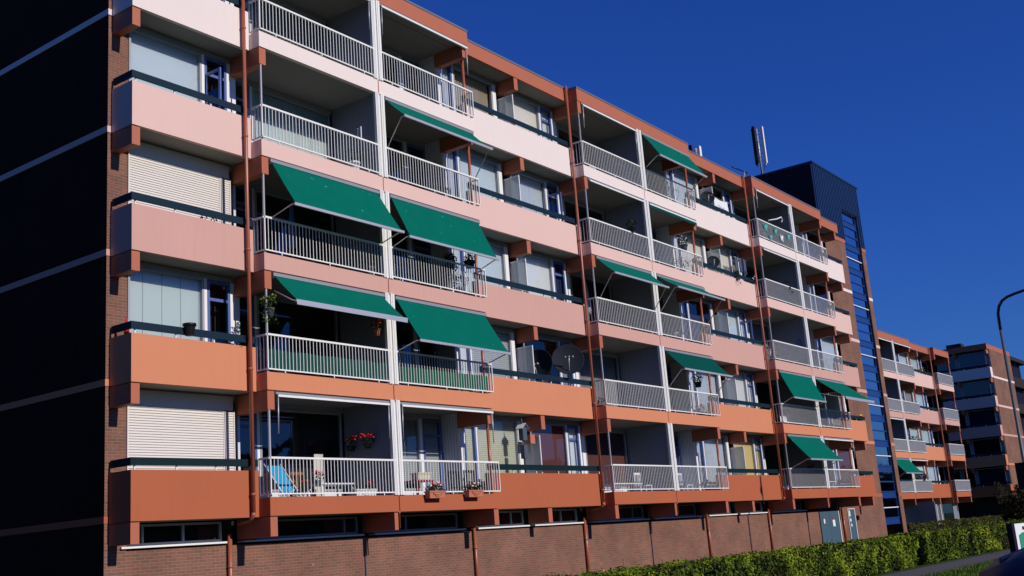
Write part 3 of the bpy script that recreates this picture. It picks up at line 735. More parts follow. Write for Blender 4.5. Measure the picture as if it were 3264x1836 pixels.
# rooftop lift housing: corrugated metal box
BX0, BX1, BZ1 = 55.55, 62.5, 20.36
hs = MB(); hs.box(BX0, XT0, 1.1, 12.5, ZR+.36, BZ1); hs.box(XT0, XT1, 1.5, 12.5, ZR+.36, BZ1); hs.box(XT1, BX1, 1.1, 12.5, ZR+.36, BZ1); hs.box(XT0, XT1, 1.1, 1.5, 18.5, BZ1)
ho = hs.build('rooftop_housing', M['boxblue'], main)
rb = MB(); x = BX0+.05
while x < BX1-.1:
    z0_ = ZR+.36 if not (XT0-.05 < x < XT1-.02) else 18.5
    i = len(rb.v); rb.v += [(x, 1.1, z0_), (x+.02, 1.02, z0_), (x+.11, 1.02, z0_), (x+.13, 1.1, z0_), (x, 1.1, BZ1), (x+.02, 1.02, BZ1), (x+.11, 1.02, BZ1), (x+.13, 1.1, BZ1)]
    for q in ((0,1,5,4),(1,2,6,5),(2,3,7,6)): rb.f.append(tuple(i+a for a in q)); rb.fm.append(0); rb.sm.append(False)
    x += .245
rb.build('corrugation', M['boxblue'], ho)
MB().box(BX0-.001-.03, BX0-.001, 1.12, 12.5, ZR+.36, BZ1).build('side_cladding', M['boxdark'], ho)
MB().box(BX0-.05, BX1+.05, .99, 12.55, BZ1+.001, BZ1+.09).build('coping', M['boxblue'], ho)

# ------------------------------------------------------------------ awnings on the main block
def AT(k): return CEIL(k)-.07
row = ['lowest', 'second', 'third', 'fourth', 'top']
AWN = [ # base, second?, level, yb, zb, label, fabric, valance, curve
 (b1, 0, 2, -.80, 9.51, 'steeply lowered green awning on the third row, nearest the dark gable corner', 'green', 0, 0, True),
 (b1, 0, 1, -.75, 7.26, 'green awning with broad grey front bar, beside the hanging basket near the corner drainpipe', 'green', 1, 0, False),
 (b1, 1, 3, -.68, 12.83, 'shallow green awning seen edge-on, the highest one near the dark gable', 'green', 0, 0, True),
 (b1, 1, 2, -.62, 9.52, 'green awning with faded lower edge above the balcony with two hanging plants', 'green', 0, 0, True),
 (b1, 1, 1, -.78, 6.77, 'wide green awning above the balcony with the green pleated screen, beside the big dish', 'green', 0, 0, True),
 (b2, 1, 4, -.69, 15.22, 'green awning directly under the roof fascia, only one let down on the top row', 'green', 0, .05, True),
 (b2, 0, 2, -.68, 10.10, 'short green awning on third row just past the second tall drainpipe', 'green', 0, 0, True),
 (b2, 1, 2, -.83, 10.17, 'green awning seen almost edge-on, third row, its arm crossing the white middle posts', 'green', 0, 0, True),
 (b2, 1, 1, -.74, 7.20, 'darker green awning on second row above a hanging plant and open glass screen', 'greend', 0, 0, True),
 (b3, 0, 1, -.54, 6.81, 'green awning with dark stain above the balcony holding white bundled cloth, near blue stair glazing', 'green', 0, 0, True),
 (b3, 1, 1, -1.30, 6.97, 'far reaching green awning above the beige hanging cloth next to the brick stair wall', 'green', 1, 0, False),
 (b3, 0, 0, -.91, 4.16, 'lowest green awning of the big block, above orange flowers near the teal doors', 'green', 0, 0, True)]
have = set()
for (b, sec, k, yb, zb, lab, fab, val, cur, arms) in AWN:
    have.add((b, sec, k))
    xl, xr = (b+4.3, b+8.1) if sec else (b+.22, b+3.9)
    awning(xl, xr, AT(k), yb, zb, lab, (STOP+H*k+.87+.45*0-.0, -.02) if arms else (zb+.35, -.02), fab, .05, val, None, cur)
xa = {1: 'nearest the dark gable', 2: 'between the second and third tall drainpipes', 3: 'nearest the stair tower'}
for mi, b in ((1, b1), (2, b2), (3, b3)):
    for sec in (0, 1):
        for k in range(5):
            if (b, sec, k) in have or (mi, sec, k) in ((1, 0, 3), (2, 0, 0), (2, 0, 1), (3, 0, 2), (3, 1, 2), (3, 1, 3), (3, 1, 4), (2, 1, 0)): continue
            xl, xr = (b+4.3, b+8.1) if sec else (b+.22, b+3.9)
            rolled(xl, xr, AT(k), 'rolled-in awning, %s row, %s bay %s' % (row[k], 'second' if sec else 'first', xa[mi]),
                   arms=k != 3, fringe=(mi, sec, k) == (2, 1, 3), light=(k in (0, 1, 3, 4)))
# posts that carry the awnings at the open end of each first railed bay
for b in (b1, b2, b3):
    for k in range(5):
        MB().box(b+.045, b+.085, .03, .07, STOP+H*k-.05, CEIL(k)-.435).build('awning_post', M['alu'], main)

# ------------------------------------------------------------------ things on the balconies
big = (-.72, -.62, .28)
dish((28.95, .30, 7.12), .52, big, 'large black satellite dish above the salmon parapet beside the second tall drainpipe', base=FLOOR(1))
dish((27.95, .72, 6.95), .5, (-.96, -.2, .15), 'black satellite dish seen edge-on behind the frosted privacy screen', base=FLOOR(1))
dish((41.25, .62, 15.22), .30, big, 'small dark satellite dish next to white laundry on the top balcony row', base=FLOOR(4))
dish((41.06, .62, 12.38), .27, big, 'small black satellite dish behind a wire screen on the fourth balcony row', base=FLOOR(3))

def laundry(x0, x1, zt, zb, y, label, mat='whitefl', writing=False, sag=.06):
    t = thing('laundry', ((x0+x1)/2, y, zt), label, 'laundry'); m = MB(); n = 10; q = 6
    def pt(i, j, o=0):
        u = i/n; v = j/q; x = x0+(x1-x0)*u + .02*math.sin(v*5+i)
        return (x, y+.03*math.sin(i*1.7)*v+.01*o, zt+(zb-zt)*v*(1+.06*math.sin(u*4)) - sag*math.sin(PI*u)*(1-v))
    for i in range(n):
        for j in range(q): m.face([pt(i, j), pt(i+1, j), pt(i+1, j+1), pt(i, j+1)], True); m.face([pt(i, j+1, 1), pt(i+1, j+1, 1), pt(i+1, j, 1), pt(i, j, 1)], True)
    m.build('sheet', M[mat], t)
    if writing:
        w = MB(); zz = (zt+zb)/2; xs = x0+.25
        pts = [(xs+.09*i, y-.045, zz+.07*math.sin(i*2.4)+.02*math.cos(i*5)-.01*i) for i in range(11)]
        w.tube(pts, .007, 5, True); w.build('print', M['ink'], t)
    r = MB().tube([(x0-.2, y+.02, zt+.02), (x1+.2, y+.02, zt)], .006, 5); r.build('line', M['alu'], t)
    return t
laundry(41.42, 42.74, 15.28, 14.55, .42, 'white sheet with dark scribbled print hung over the top row handrail', writing=True)
laundry(44.75, 45.45, 6.05, 5.83, .14, 'crumpled white bundle of cloth lying on the railed slab near the stair tower', sag=-.05)
laundry(50.95, 52.75, 7.45, 6.35, .35, 'beige cloth hung as a sun screen beneath the far reaching awning', 'cream', sag=.01)
tt = thing('clothes_rack', (43.9, .7, FLOOR(3)), 'dark clothes hung crowded on a line by the third tall drainpipe', 'laundry')
m = MB()
for i in range(9): m.box(43.2+.14*i, 43.3+.14*i, .6+.02*(i % 3), .63+.02*(i % 3), 12.35+.05*(i % 4), 12.95)
m.build('garment', M['bpot'], tt); MB().tube([(43.1, .61, 12.96), (44.5, .61, 12.96)], .01, 5).build('line', M['alu'], tt)

plant('hanging_plant', (16.5, .05, 7.0), 'hanging basket with bushy trailing leaves beside the corner drainpipe', 'hanging plant', .12, .2, .26, 'bpot', 200, 'leaf', ('yellowfl', 5), .45, droop=.35, group='hanging plants')
plant('hanging_plant', (23.4, .3, 9.25), 'dark hanging plant under the faded awning, the fuller of its pair', 'hanging plant', .13, .2, .2, 'bpot', 150, 'darkleaf', None, .5, droop=.25, group='hanging plants')
plant('hanging_plant', (24.2, .25, 9.4), 'dark hanging plant in round bowl beside the red column, under the faded awning', 'hanging plant', .17, .2, .16, 'black', 110, 'darkleaf', None, .5, group='hanging plants')
plant('hanging_plant', (37.5, .1, 12.15), 'round hanging plant below the scalloped awning valance', 'hanging plant', .16, .22, .24, 'bpot', 160, 'darkleaf', ('whitefl', 6), .6, group='hanging plants')
plant('hanging_plant', (37.7, .25, 6.85), 'spidery hanging plant below the darker green awning', 'hanging plant', .14, .2, .26, 'black', 140, 'darkleaf', None, .5, group='hanging plants')
plant('potted_plant', (33.35, .0, STOP+3*H+.87), 'bowl of dark leaves standing on the fourth row railing beside the white posts', r=.18, h=.16, spread=.24, potm='black', n=120, leafm='darkleaf')
plant('wall_plant', (20.2, .26, 6.98), 'red flowers in wall pot on the partition above the green mesh', 'plant', .1, .18, .16, 'pot', 50, 'leaf', ('redfl', 9))
for i, y in enumerate((1.32, .74)):
    plant('wall_basket', (20.2, y, 4.2), 'red flower basket on the dark partition, %s' % ('the one deeper in the loggia' if i == 0 else 'the one closer to the white posts'), 'flower basket', .13, .13, .18, 'black', 60, 'darkleaf', ('redfl', 16), group='flower baskets on the partition')
flower_box((21.67, -.12, 2.88), .62, 'terracotta flower box hung outside the railing, red and white blooms, closer to the gable', group='terracotta flower boxes')
flower_box((23.24, -.12, 2.89), .62, 'terracotta flower box hung outside the railing, red bloom, beside the red column', group='terracotta flower boxes', cols=('whitefl', 'redfl'))
flower_box((20.05-.35, .45, 2.99), .7, 'white flower box on the balcony floor by the dark partition', 'wpot', ('redfl',))
# planter pot on corner handrail
t = thing('plant_pot', (14.5, YA+.02, PTOP+H+.0), 'empty black plant pot hooked on the corner balcony handrail', 'plant pot')
MB().lathe((14.5, YA-.05, PTOP+H-.0), [(.001, .07), (.095, .07), (.096, .072), (.125, .27), (.126, .272), (.145, .273), (.145, .325), (.125, .325), (.11, .27), (.05, .1)], 18, caps=False).build('pot', M['black'], t)
t = thing('parasol', (13.3, .75, FLOOR(1)), 'folded red parasol top showing above the corner handrail', 'parasol')
MB().tube([(13.3, .75, FLOOR(1)), (13.25, .72, 6.35)], .015, 6).build('pole', M['alu'], t)
MB().lathe((13.27, .73, 6.25), [(.02, 0), (.06, .05), (.045, .3), (.01, .48)], 10).build('folded_canopy', M['redfl'], t)
plant('potted_plant', (15.95, .65, FLOOR(1)+.3), 'spindly potted plant in front of the blue door on the corner balcony', r=.15, h=.4, spread=.32, n=130, leafm='darkleaf', size=.08)
# green mesh and pleated screens inside railings
t = thing('windbreak_mesh', (18.4, .05, STOP+H), 'dark green mesh tied behind the second row railing nearest the corner', 'windbreak')
m = MB()
for i in range(26):
    xa_, xb_ = 16.44+3.8*i/26, 16.44+3.8*(i+1)/26; ya_, yb_ = .035+.012*math.sin(i*1.9), .035+.012*math.sin((i+1)*1.9)
    m.face([(xa_, ya_, STOP+H+.08), (xb_, yb_, STOP+H+.08), (xb_, yb_, STOP+H+.52+.01*math.sin(i+1)), (xa_, ya_, STOP+H+.52+.01*math.sin(i))], True)
m.box(16.40, 16.41, .03, .34, STOP+H+.08, STOP+H+.53)
m.build('fabric', M['greenmesh'], t)
t = thing('balcony_screen', (22.6, .05, STOP+H), 'green pleated screen tied behind railing beneath the wide awning', 'windbreak')
m = MB(); n = 36; x0_, x1_ = 20.72, 24.45
for i in range(n):
    xa_, xb_ = x0_+(x1_-x0_)*i/n, x0_+(x1_-x0_)*(i+1)/n
    m.quad((xa_, .03 if i % 2 else .07, STOP+H+.07), (xb_, .07 if i % 2 else .03, STOP+H+.07), (xb_, .07 if i % 2 else .03, STOP+H+.5), (xa_, .03 if i % 2 else .07, STOP+H+.5))
m.build('fabric', M['pleat'], t)
# deck chair: blue sling
t = thing('deck_chair', (17.5, .7, FLOOR(0)), 'bright blue sling deck chair behind the lowest railing nearest the corner', 'deck chair')
z0 = FLOOR(0)
X0, X1 = 17.38, 17.84
A_, B_, C_ = (1.32, z0+1.02), (.78, z0+.30), (.38, z0+.36)
MB().quad((X0, A_[0], A_[1]), (X0, B_[0], B_[1]), (X1, B_[0], B_[1]), (X1, A_[0], A_[1])).quad((X0, B_[0], B_[1]), (X0, C_[0], C_[1]), (X1, C_[0], C_[1]), (X1, B_[0], B_[1])).quad((X0, A_[0]+.01, A_[1]), (X1, A_[0]+.01, A_[1]), (X1, B_[0]+.01, B_[1]-.01), (X0, B_[0]+.01, B_[1]-.01)).build('sling', M['cyan'], t)
for x in (X0-.02, X1+.02):
    MB().tube([(x, 1.36, z0+1.06), (x, .45, z0)], .014, 6).tube([(x, 1.1, z0), (x, .36, z0+.38)], .014, 6).build('side_frame', M['white'], t)
# tables and chairs
def table(x, y, z, w, d, h, label, top='wpot', name='garden_table'):
    t = thing(name, (x, y, z), label, 'table')
    MB().box(x-w/2, x+w/2, y-d/2, y+d/2, z+h-.035, z+h).build('tabletop', M[top], t)
    for sx in (-1, 1):
        for sy in (-1, 1): MB().box(x+sx*(w/2-.05)-.02, x+sx*(w/2-.05)+.02, y+sy*(d/2-.05)-.02, y+sy*(d/2-.05)+.02, z, z+h-.036).build('leg', M[top], t)
    return t
def chair(x, y, z, label, mat='white', rz=0, name='garden_chair'):
    t = thing(name, (x, y, z), label, 'chair')
    MB().box(x-.22, x+.22, y-.22, y+.22, z+.42, z+.45).build('seat', M[mat], t)
    b = MB(); b.box(x-.22, x-.19, y+.19, y+.22, z+.45, z+.9); b.box(x+.19, x+.22, y+.19, y+.22, z+.45, z+.9); b.box(x-.19, x+.19, y+.195, y+.215, z+.83, z+.9)
    for i in range(4): b.box(x-.13+.08*i, x-.11+.08*i, y+.197, y+.212, z+.45, z+.83)
    b.build('backrest', M[mat], t)
    for sx in (-1, 1):
        for sy in (-1, 1): MB().box(x+sx*.2-.016, x+sx*.2+.016, y+sy*.2-.016, y+sy*.2+.016, z, z+.419).build('leg', M[mat], t)
    return t
table(18.95, .85, z0, 1.1, .6, .55, 'low white table among plants on the lowest railed balcony by the corner')
plant('potted_plant', (18.9, 1.2, z0+.55), 'pink blooming pot plant standing on the low white table', r=.1, h=.12, spread=.16, potm='bpot', n=60, flowers=('pinkfl', 16), leafm='darkleaf')
plant('potted_plant', (18.3, 1.2, z0), 'tall leafy floor plant behind the blue deck chair', r=.16, h=.3, spread=.33, potm='wpot', n=160, leafm='leaf', flowers=('redfl', 5))
chair(18.55, 1.35, z0, 'reddish wooden chair behind the low white table', 'wood', name='wooden_chair')
t = thing('cream_curtain_stand', (19.3, 1.55, z0), 'cream draped stand against the loggia window behind the table', 'curtain')
m = MB(); folds(m, 19.15, 19.5, 1.6, z0+.2, z0+1.35, .1, .03); m.build('drape', BL['cream'], t)
table(22.05, .8, z0, .7, .6, .62, 'table under red cloth behind the first flower box', 'redcloth')
t = thing('storage_box', (22.35, .95, z0+.62), 'pale yellow box standing by the red clothed table', 'box'); MB().box(22.1, 22.6, .8, 1.05, z0+.62, z0+.8).box(22.08, 22.62, .78, 1.07, z0+.8, z0+.84).build('carton', M['cream'], t)
chair(23.75, .75, z0, 'dark garden chair behind the second flower box', 'black'); chair(24.1, .5, z0, 'dark garden chair against the red column', 'black')
table(31.9, .6, z0, 1.9, .6, .5, 'long white bench table behind the lowest railing past the second tall drainpipe', 'wpot'); chair(33.6, .7, z0, 'white slatted chair behind the lowest railing, left of the second white posts'.replace('left of', 'beside'), 'white')
chair(35.4, .8, z0, 'white slatted chair under the net curtained door on the lowest row', 'white'); chair(36.6, .7, z0, 'grey garden chair beside the lowest net curtained window', 'wpot')
plant('potted_plant', (35.2, .4, FLOOR(3)), 'yellow-green fern behind the fourth row railing under the scalloped valance', r=.15, h=.4, spread=.3, potm='bpot', n=150, leafm='leaf')
plant('potted_plant', (37.9, .5, FLOOR(3)), 'tall straggly plant by the red column on the fourth row', r=.15, h=.5, spread=.42, potm='bpot', n=190, leafm='leaf')
plant('potted_plant', (36.0, .5, FLOOR(3)), 'low leafy pot behind the fourth row railing', r=.15, h=.3, spread=.26, potm='bpot', n=120, leafm='darkleaf')
for i, x in enumerate((23.3, 24.0, 23.7)):
    plant('potted_plant', (x, .35+.2*i, FLOOR(2)), ['climbing plant on stand behind the railing under two hanging plants', 'bushy dark plant touching the red column on third row', 'low plant between two taller ones on third row'][i], r=.14, h=[.75, .55, .2][i], spread=[.3, .34, .25][i], potm='bpot', n=170, leafm='darkleaf', flowers=('whitefl', 4))
plant('potted_plant', (45.4, .4, FLOOR(2)), 'yellow-green shrub behind the third row railing near the stair tower', r=.16, h=.35, spread=.36, potm='bpot', n=170, leafm='leaf')
plant('potted_plant', (47.6, .4, FLOOR(2)), 'low yellow-green plant by the white posts nearest the stair tower, third row', r=.14, h=.25, spread=.3, potm='bpot', n=120, leafm='leaf')
plant('potted_plant', (44.8, .3, FLOOR(2)+.4), 'small pale pot with red bloom beside the third tall drainpipe', r=.13, h=.3, spread=.1, potm='wpot', n=20, flowers=('redfl', 8))
plant('potted_plant', (47.4, .1, STOP+3*H+.6), 'dark trailing plant spilling over the fourth row railing near the stair tower', r=.16, h=.25, spread=.26, potm='bpot', n=150, leafm='darkleaf', droop=.3)
plant('potted_plant', (47.5, .15, STOP+.72), 'orange-red geranium above the lowest railing near the teal doors', r=.14, h=.15, spread=.2, potm='bpot', n=60, flowers=('redfl', 14), leafm='darkleaf')
plant('potted_plant', (19.9, .5, FLOOR(3)), 'tall dark potted plant with pale pot by the white posts, fourth row corner bay', r=.16, h=.6, spread=.32, potm='wpot', n=160, leafm='darkleaf')
plant('potted_plant', (20.1, .3, FLOOR(2)), 'red and white blooming plant behind third row railing by first white posts', r=.13, h=.5, spread=.22, potm='bpot', n=90, flowers=('redfl', 6), leafm='darkleaf')
plant('potted_plant', (44.1, .5, FLOOR(3)+.2), 'white flowering plant by the third tall drainpipe, fourth row', r=.15, h=.5, spread=.3, potm='wpot', n=100, flowers=('whitefl', 8), leafm='darkleaf')
plant('potted_plant', (14.9+.3, .55, FLOOR(2)+.55), 'bare twiggy plant just above the rose parapet at the corner', r=.12, h=.2, spread=.22, potm='bpot', n=50, leafm='darkleaf')
t = thing('sun_hat', (55.5, YA+.0, PTOP+H+.245), 'yellow straw hat lying on the last short handrail of the second row', 'hat')
MB().lathe((55.5, YA+.03, PTOP+H+.247), [(.17, 0), (.16, .015), (.09, .02), (.08, .09), (.02, .11)], 14).build('crown', M['yellowfl'], t)
t = thing('flower_row', (51.5, .15, STOP+H), 'row of red flowers behind the railing beneath the beige cloth', 'flowers')
m = MB(); bush_mb((51.5, .15, STOP+H+.12), .5, .06, .1, 70, .07, m); m.build('foliage', M['darkleaf'], t)
m = MB()
for i in range(16): m.lathe((51.05+.06*i, .1, STOP+H+.13+.05*math.sin(i*2)), [(.004, -.02), (.035, 0), (.02, .025)], 7)
m.build('blossom', M['redfl'], t)
# bird houses on pole
t = thing('bird_house', (26.55, .5, PTOP-.3), 'grey bird house with little roof on a pole before the slatted window', 'bird house')
MB().tube([(26.5, .5, PTOP-.3), (26.5, .5, 5.2)], .018, 6).build('pole', M['bpot'], t)
MB().box(26.41, 26.61, .42, .58, 4.55, 4.92).box(26.43, 26.6, .43, .57, 4.02, 4.42).build('nest_box', M['bpot'], t)
MB().quad((26.34, .36, 4.9), (26.51, .36, 5.06), (26.51, .64, 5.06), (26.34, .64, 4.9)).quad((26.51, .36, 5.06), (26.68, .36, 4.9), (26.68, .64, 4.9), (26.51, .64, 5.06)).quad((26.34, .64, 4.885), (26.51, .64, 5.045), (26.51, .36, 5.045), (26.34, .36, 4.885)).quad((26.51, .64, 5.045), (26.68, .64, 4.885), (26.68, .36, 4.885), (26.51, .36, 5.045)).build('roof', M['whitefl'], t)
t = thing('wall_cabinet', (27.2, .75, 4.55), 'small red-brown wall box seen through the lowest frosted screen', 'cabinet'); MB().box(27.02, 27.22, .6, .78, 4.5, 4.75).box(27.0, 27.24, .59, .6, 4.49, 4.76).build('case', M['pot'], t)
# butterflies on the top railing
for i, (x, z, c, sc) in enumerate(((45.4, 14.52, 'turq', 1.2), (46.48, 14.53, 'turq', 1), (45.86, 14.13, 'turq', .9), (47.13, 14.33, 'whitefl', 1.1), (47.95, 14.52, 'turq', 1.1))):
    lab = ['largest turquoise butterfly ornament on the top railing, nearest the tall drainpipe', 'turquoise butterfly ornament with round wings, high in the middle of the top railing', 'smallest turquoise butterfly ornament, lowest on the top railing', 'white butterfly ornament on the top railing', 'turquoise butterfly ornament closest to the white posts on the top railing'][i]
    t = thing('butterfly_ornament', (x, -.05, z), lab, 'ornament', 'butterfly ornaments on the top railing')
    for s_ in (-1, 1):
        w_ = MB()
        w_.face([(x, -.05, z-.02), (x+s_*.13*sc, -.075, z-.14*sc), (x+s_*.11*sc, -.08, z-.02)]).face([(x, -.05, z), (x+s_*.12*sc, -.08, z), (x+s_*.17*sc, -.085, z+.16*sc), (x+s_*.05*sc, -.06, z+.14*sc)])
        w_.face([(x, -.045, z-.02), (x+s_*.11*sc, -.075, z-.02), (x+s_*.13*sc, -.07, z-.14*sc)]).face([(x, -.045, z), (x+s_*.05*sc, -.055, z+.14*sc), (x+s_*.17*sc, -.08, z+.16*sc), (x+s_*.12*sc, -.075, z)])
        w_.build('wing', M[c], t)
    MB().tube([(x, -.05, z-.1*sc), (x, -.05, z+.1*sc)], .01, 5).build('body', M[c], t)
t = thing('wind_ornament', (48.5, .35, 15.6), 'pale twisted wind ornament hanging inside the top loggia near the stair tower', 'ornament')
MB().tube([(47.2, .5, 15.35), (48.0, .4, 15.55), (48.45, .35, 15.72), (48.55, .35, 15.6), (48.4, .35, 15.45)], .035, 6).build('ribbon', M['wpot'], t)
plant('potted_plant', (46.9, .7, FLOOR(4)+.3), 'dark plant in the top loggia behind the butterflies', r=.15, h=.6, spread=.35, potm='bpot', n=120, leafm='darkleaf')
t = thing('wall_ornament', (20.2, .38, 12.45), 'long white thermometer-like strip on the partition, fourth row corner bay', 'ornament')
MB().box(20.36, 20.385, .3, .34, 12.3, 12.62).box(20.365, 20.38, .41, .44, 12.3, 12.6).build('strip', M['whitefl'], t)
for o_ in t.children: o_.location.x -= .02+.33
t = thing('window_ornament', (48.65, .45, 9.55), 'dark blue ornament on the grey partition, third row near the stair tower', 'ornament')
MB().box(48.68, 48.70, .3, .55, 9.45, 9.75).box(48.675, 48.705, .38, .47, 9.5, 9.85).build('plaque', M['blue'], t)

def parasol_closed(x, y, z, label, mat='bluecurt'):
    t = thing('folded_parasol', (x, y, z), label, 'parasol')
    MB().tube([(x, y, z), (x, y, z+1.95)], .02, 6).build('pole', M['alu'], t)
    MB().lathe((x, y, z+.75), [(.11, 0), (.13, .12), (.09, .5), (.05, 1.0), (.015, 1.22)], 10).build('folded_canopy', BL[mat] if mat in BL else M[mat], t)
    MB().lathe((x, y, z), [(.2, 0), (.2, .05), (.04, .08)], 14).build('base', M['wpot'], t)
parasol_closed(17.9, .75, FLOOR(2), 'closed navy parasol behind the third row railing under the steep awning', 'blue')
parasol_closed(31.4, .9, FLOOR(2), 'closed grey parasol in the dark loggia under the short third row awning', 'gcurtain')
def rack(x, y, z, label, w=.75, h=.95):
    t = thing('drying_rack', (x, y, z), label, 'drying rack'); m = MB()
    for q in (0, w): m.tube([(x+q, y-.2, z), (x+q, y+.2, z+h)], .012, 5).tube([(x+q, y+.2, z), (x+q, y-.2, z+h)], .012, 5)
    m.build('leg', M['white'], t); m = MB()
    for i in range(9): m.tube([(x, y-.2+.05*i, z+h), (x+w, y-.2+.05*i, z+h)], .006, 4)
    m.build('wire', M['white'], t)
rack(37.2, .45, FLOOR(4), 'white drying rack behind the top row railing next to the red column')
rack(51.7, .5, FLOOR(2), 'white drying rack on the third row by the red column near the stair tower')
def bicycle(x, y, z, label):
    t = thing('bicycle', (x, y, z), label, 'bicycle')
    for dx in (0, 1.0):
        w = MB(); n = 22; w.tube([(x+dx+.32*math.cos(2*PI*i/n), y, z+.34+.32*math.sin(2*PI*i/n)) for i in range(n+1)], .018, 5, False)
        for i in range(8): w.tube([(x+dx, y, z+.34), (x+dx+.31*math.cos(PI*i/4), y, z+.34+.31*math.sin(PI*i/4))], .003, 3, False)
        w.build('wheel', M['black'], t)
    MB().tube([(x, y, z+.34), (x+.35, y, z+.8), (x+.85, y, z+.8), (x+.5, y, z+.34), (x, y, z+.34)], .015, 5).tube([(x+.35, y, z+.8), (x+.5, y, z+.34)], .015, 5).tube([(x+1.0, y, z+.34), (x+.83, y, z+.95)], .014, 5).build('frame', M['alu'], t)
    MB().box(x+.22, x+.45, y-.06, y+.06, z+.88, z+.93).build('saddle', M['black'], t)
    MB().tube([(x+.8, y-.25, z+1.0), (x+.84, y, z+.97), (x+.8, y+.25, z+1.0)], .012, 5).build('handlebar', M['alu'], t)
bicycle(21.0, .6, FLOOR(2), 'bicycle leaning behind the third row railing under the awning with faded edge')
chair(32.6, .7, FLOOR(4), 'white slatted chair in the top row loggia past the second tall drainpipe'); chair(46.4, .8, FLOOR(3), 'dark chair in the fourth row loggia near the stair tower', 'black')
chair(51.0, .7, FLOOR(0), 'white slatted chair on the lowest balcony beside the stair tower'); table(50.2, .6, FLOOR(0), .9, .6, .55, 'pale table on the lowest balcony beside the stair tower')
chair(17.6, 1.1, FLOOR(1), 'dark chair behind the green mesh on the second row', 'black'); chair(24.0, .6, FLOOR(3), 'dark chair against the red column, fourth row', 'black'); chair(23.6, .6, FLOOR(4), 'dark chair against the red column, top row nearest the gable', 'black')
plant('potted_plant', (38.0, .4, FLOOR(1)), 'leafy plant by the red column under the darker awning', r=.15, h=.35, spread=.26, n=110, leafm='darkleaf', flowers=('redfl', 6)); plant('potted_plant', (36.6, .4, FLOOR(2)), 'small white-flowering plant behind the third row railing past the middle posts', r=.13, h=.3, spread=.2, n=80, leafm='darkleaf', flowers=('whitefl', 8))
plant('potted_plant', (32.8, .4, FLOOR(2)), 'upright leafy plant in the dark loggia under the short awning', r=.14, h=.35, spread=.28, n=110, leafm='darkleaf'); plant('potted_plant', (30.9, .5, FLOOR(1)), 'grey potted shrub in the empty second row loggia', r=.15, h=.3, spread=.22, n=80, leafm='darkleaf')
plant('potted_plant', (43.3, .55, FLOOR(1)+.35), 'bushy plant before the open white door on the second row', r=.14, h=.35, spread=.26, n=110, leafm='leaf')
plant('trailing_plant', (42.6, YA-.02, PTOP+3*H-.05), 'trailing plants spilling over the fourth row parapet by the third tall drainpipe', r=.1, h=.12, spread=.22, n=120, leafm='darkleaf', droop=.35)

# roof antennas
def panel_antenna(x, y, z0, zb, zt, label, panels, braces=True):
    t = thing('cell_antenna', (x, y, z0), label, 'antenna', 'phone antennas on the roof')
    MB().tube([(x, y, z0), (x, y, zt-.1)], .05, 8).build('pole', M['alu'], t)
    for i, (dx, dy, w) in enumerate(panels):
        m = MB(); m.box(x+dx-w/2, x+dx+w/2, y+dy-.07, y+dy+.07, zb, zt); m.tube([(x+dx, y+dy, zb), (x+dx, y+dy, zb-.12)], .03, 6)
        m.build('antenna_panel', M['white'] if i == len(panels)-1 else M['dish'], t)
    m = MB()
    for i in range(5):
        zz = zb+.15+(zt-zb-.35)*i/4
        for dx, dy, w in panels: m.tube([(x, y, zz), (x+dx, y+dy, zz)], .026, 5)
        if i < 4: m.tube([(x+panels[0][0], y+panels[0][1], zz), (x+panels[-1][0], y+panels[-1][1], zz+(zt-zb-.35)/4)], .014, 4)
    m.build('bracket', M['bpot'], t)
    c = MB(); c.tube([(x-.12, y, z0), (x-.14, y-.02, z0+.6), (x-.08, y, z0+1.2), (x-.12, y+.02, z0+2)], .02, 5); c.tube([(x+.25, y-.1, zb), (x+.2, y-.1, zb-.3), (x, y, zb-.25)], .02, 5); c.build('cable', M['black'], t)
    return t
panel_antenna(55.9, 4.02, BZ1+.09, 21.2, 23.35, 'tall pair of mobile phone antennas rising behind the navy rooftop housing', [(-.24, .08, .14), (.05, .25, .10), (.17, -.24, .15)])
panel_antenna(46.0, 3.15, ZR+.37, 17.5, 19.45, 'short twin phone antenna peeping over the roof edge in the middle', [(-.32, .1, .12), (.12, -.12, .2)])
t = thing('roof_aerial', (47.5, 1.5, ZR+.37), 'thin horizontal aerial on a short mast above the third roof step', 'antenna')
MB().tube([(47.5, 1.5, ZR+.37), (47.5, 1.5, 18.1)], .03, 6).build('pole', M['alu'], t); MB().tube([(46.2, 1.5, 17.6+.42), (47.9, 1.5, 18.1)], .03, 6).build('boom', M['black'], t)

# ================================================================== SECOND BLOCK (further along, set back)
T2 = Matrix.Translation((74.0-b1, 5.15, 0))
blk = thing('apartment_block', (13.4, 1.1, 0), 'lower four-row balcony block behind the hedge, beyond the blue stair tower', 'apartment building', None, T2)
Z2 = UND+4*H
x0_ = 4.9; xe_ = b2+4.1
MB().box(x0_, xe_, 2.4, 12, 0, Z2).box(x0_, xe_, 1.85, 2.4, 0, .05).build('inner_wall', M['interior'], blk)
m = MB()
for k in range(4): m.box(x0_, xe_, 1.28, 2.4, UND+.022+H*k, FLOOR(k)-.006)
m.build('floor_slab', M['soffit'], blk)
m = MB(); m.box(x0_, xe_, YA+.1, 12, Z2, Z2+.35)
m.box(b1+.1, b1+8.07, .1, YA+.1, Z2+.003, Z2+.3).box(b2+.1, b2+4.05, .1, YA+.1, Z2+.003, Z2+.3); m.build('roof', M['roofing'], blk)
S2 = ['slats', 'mint', 'mint', 'pale']
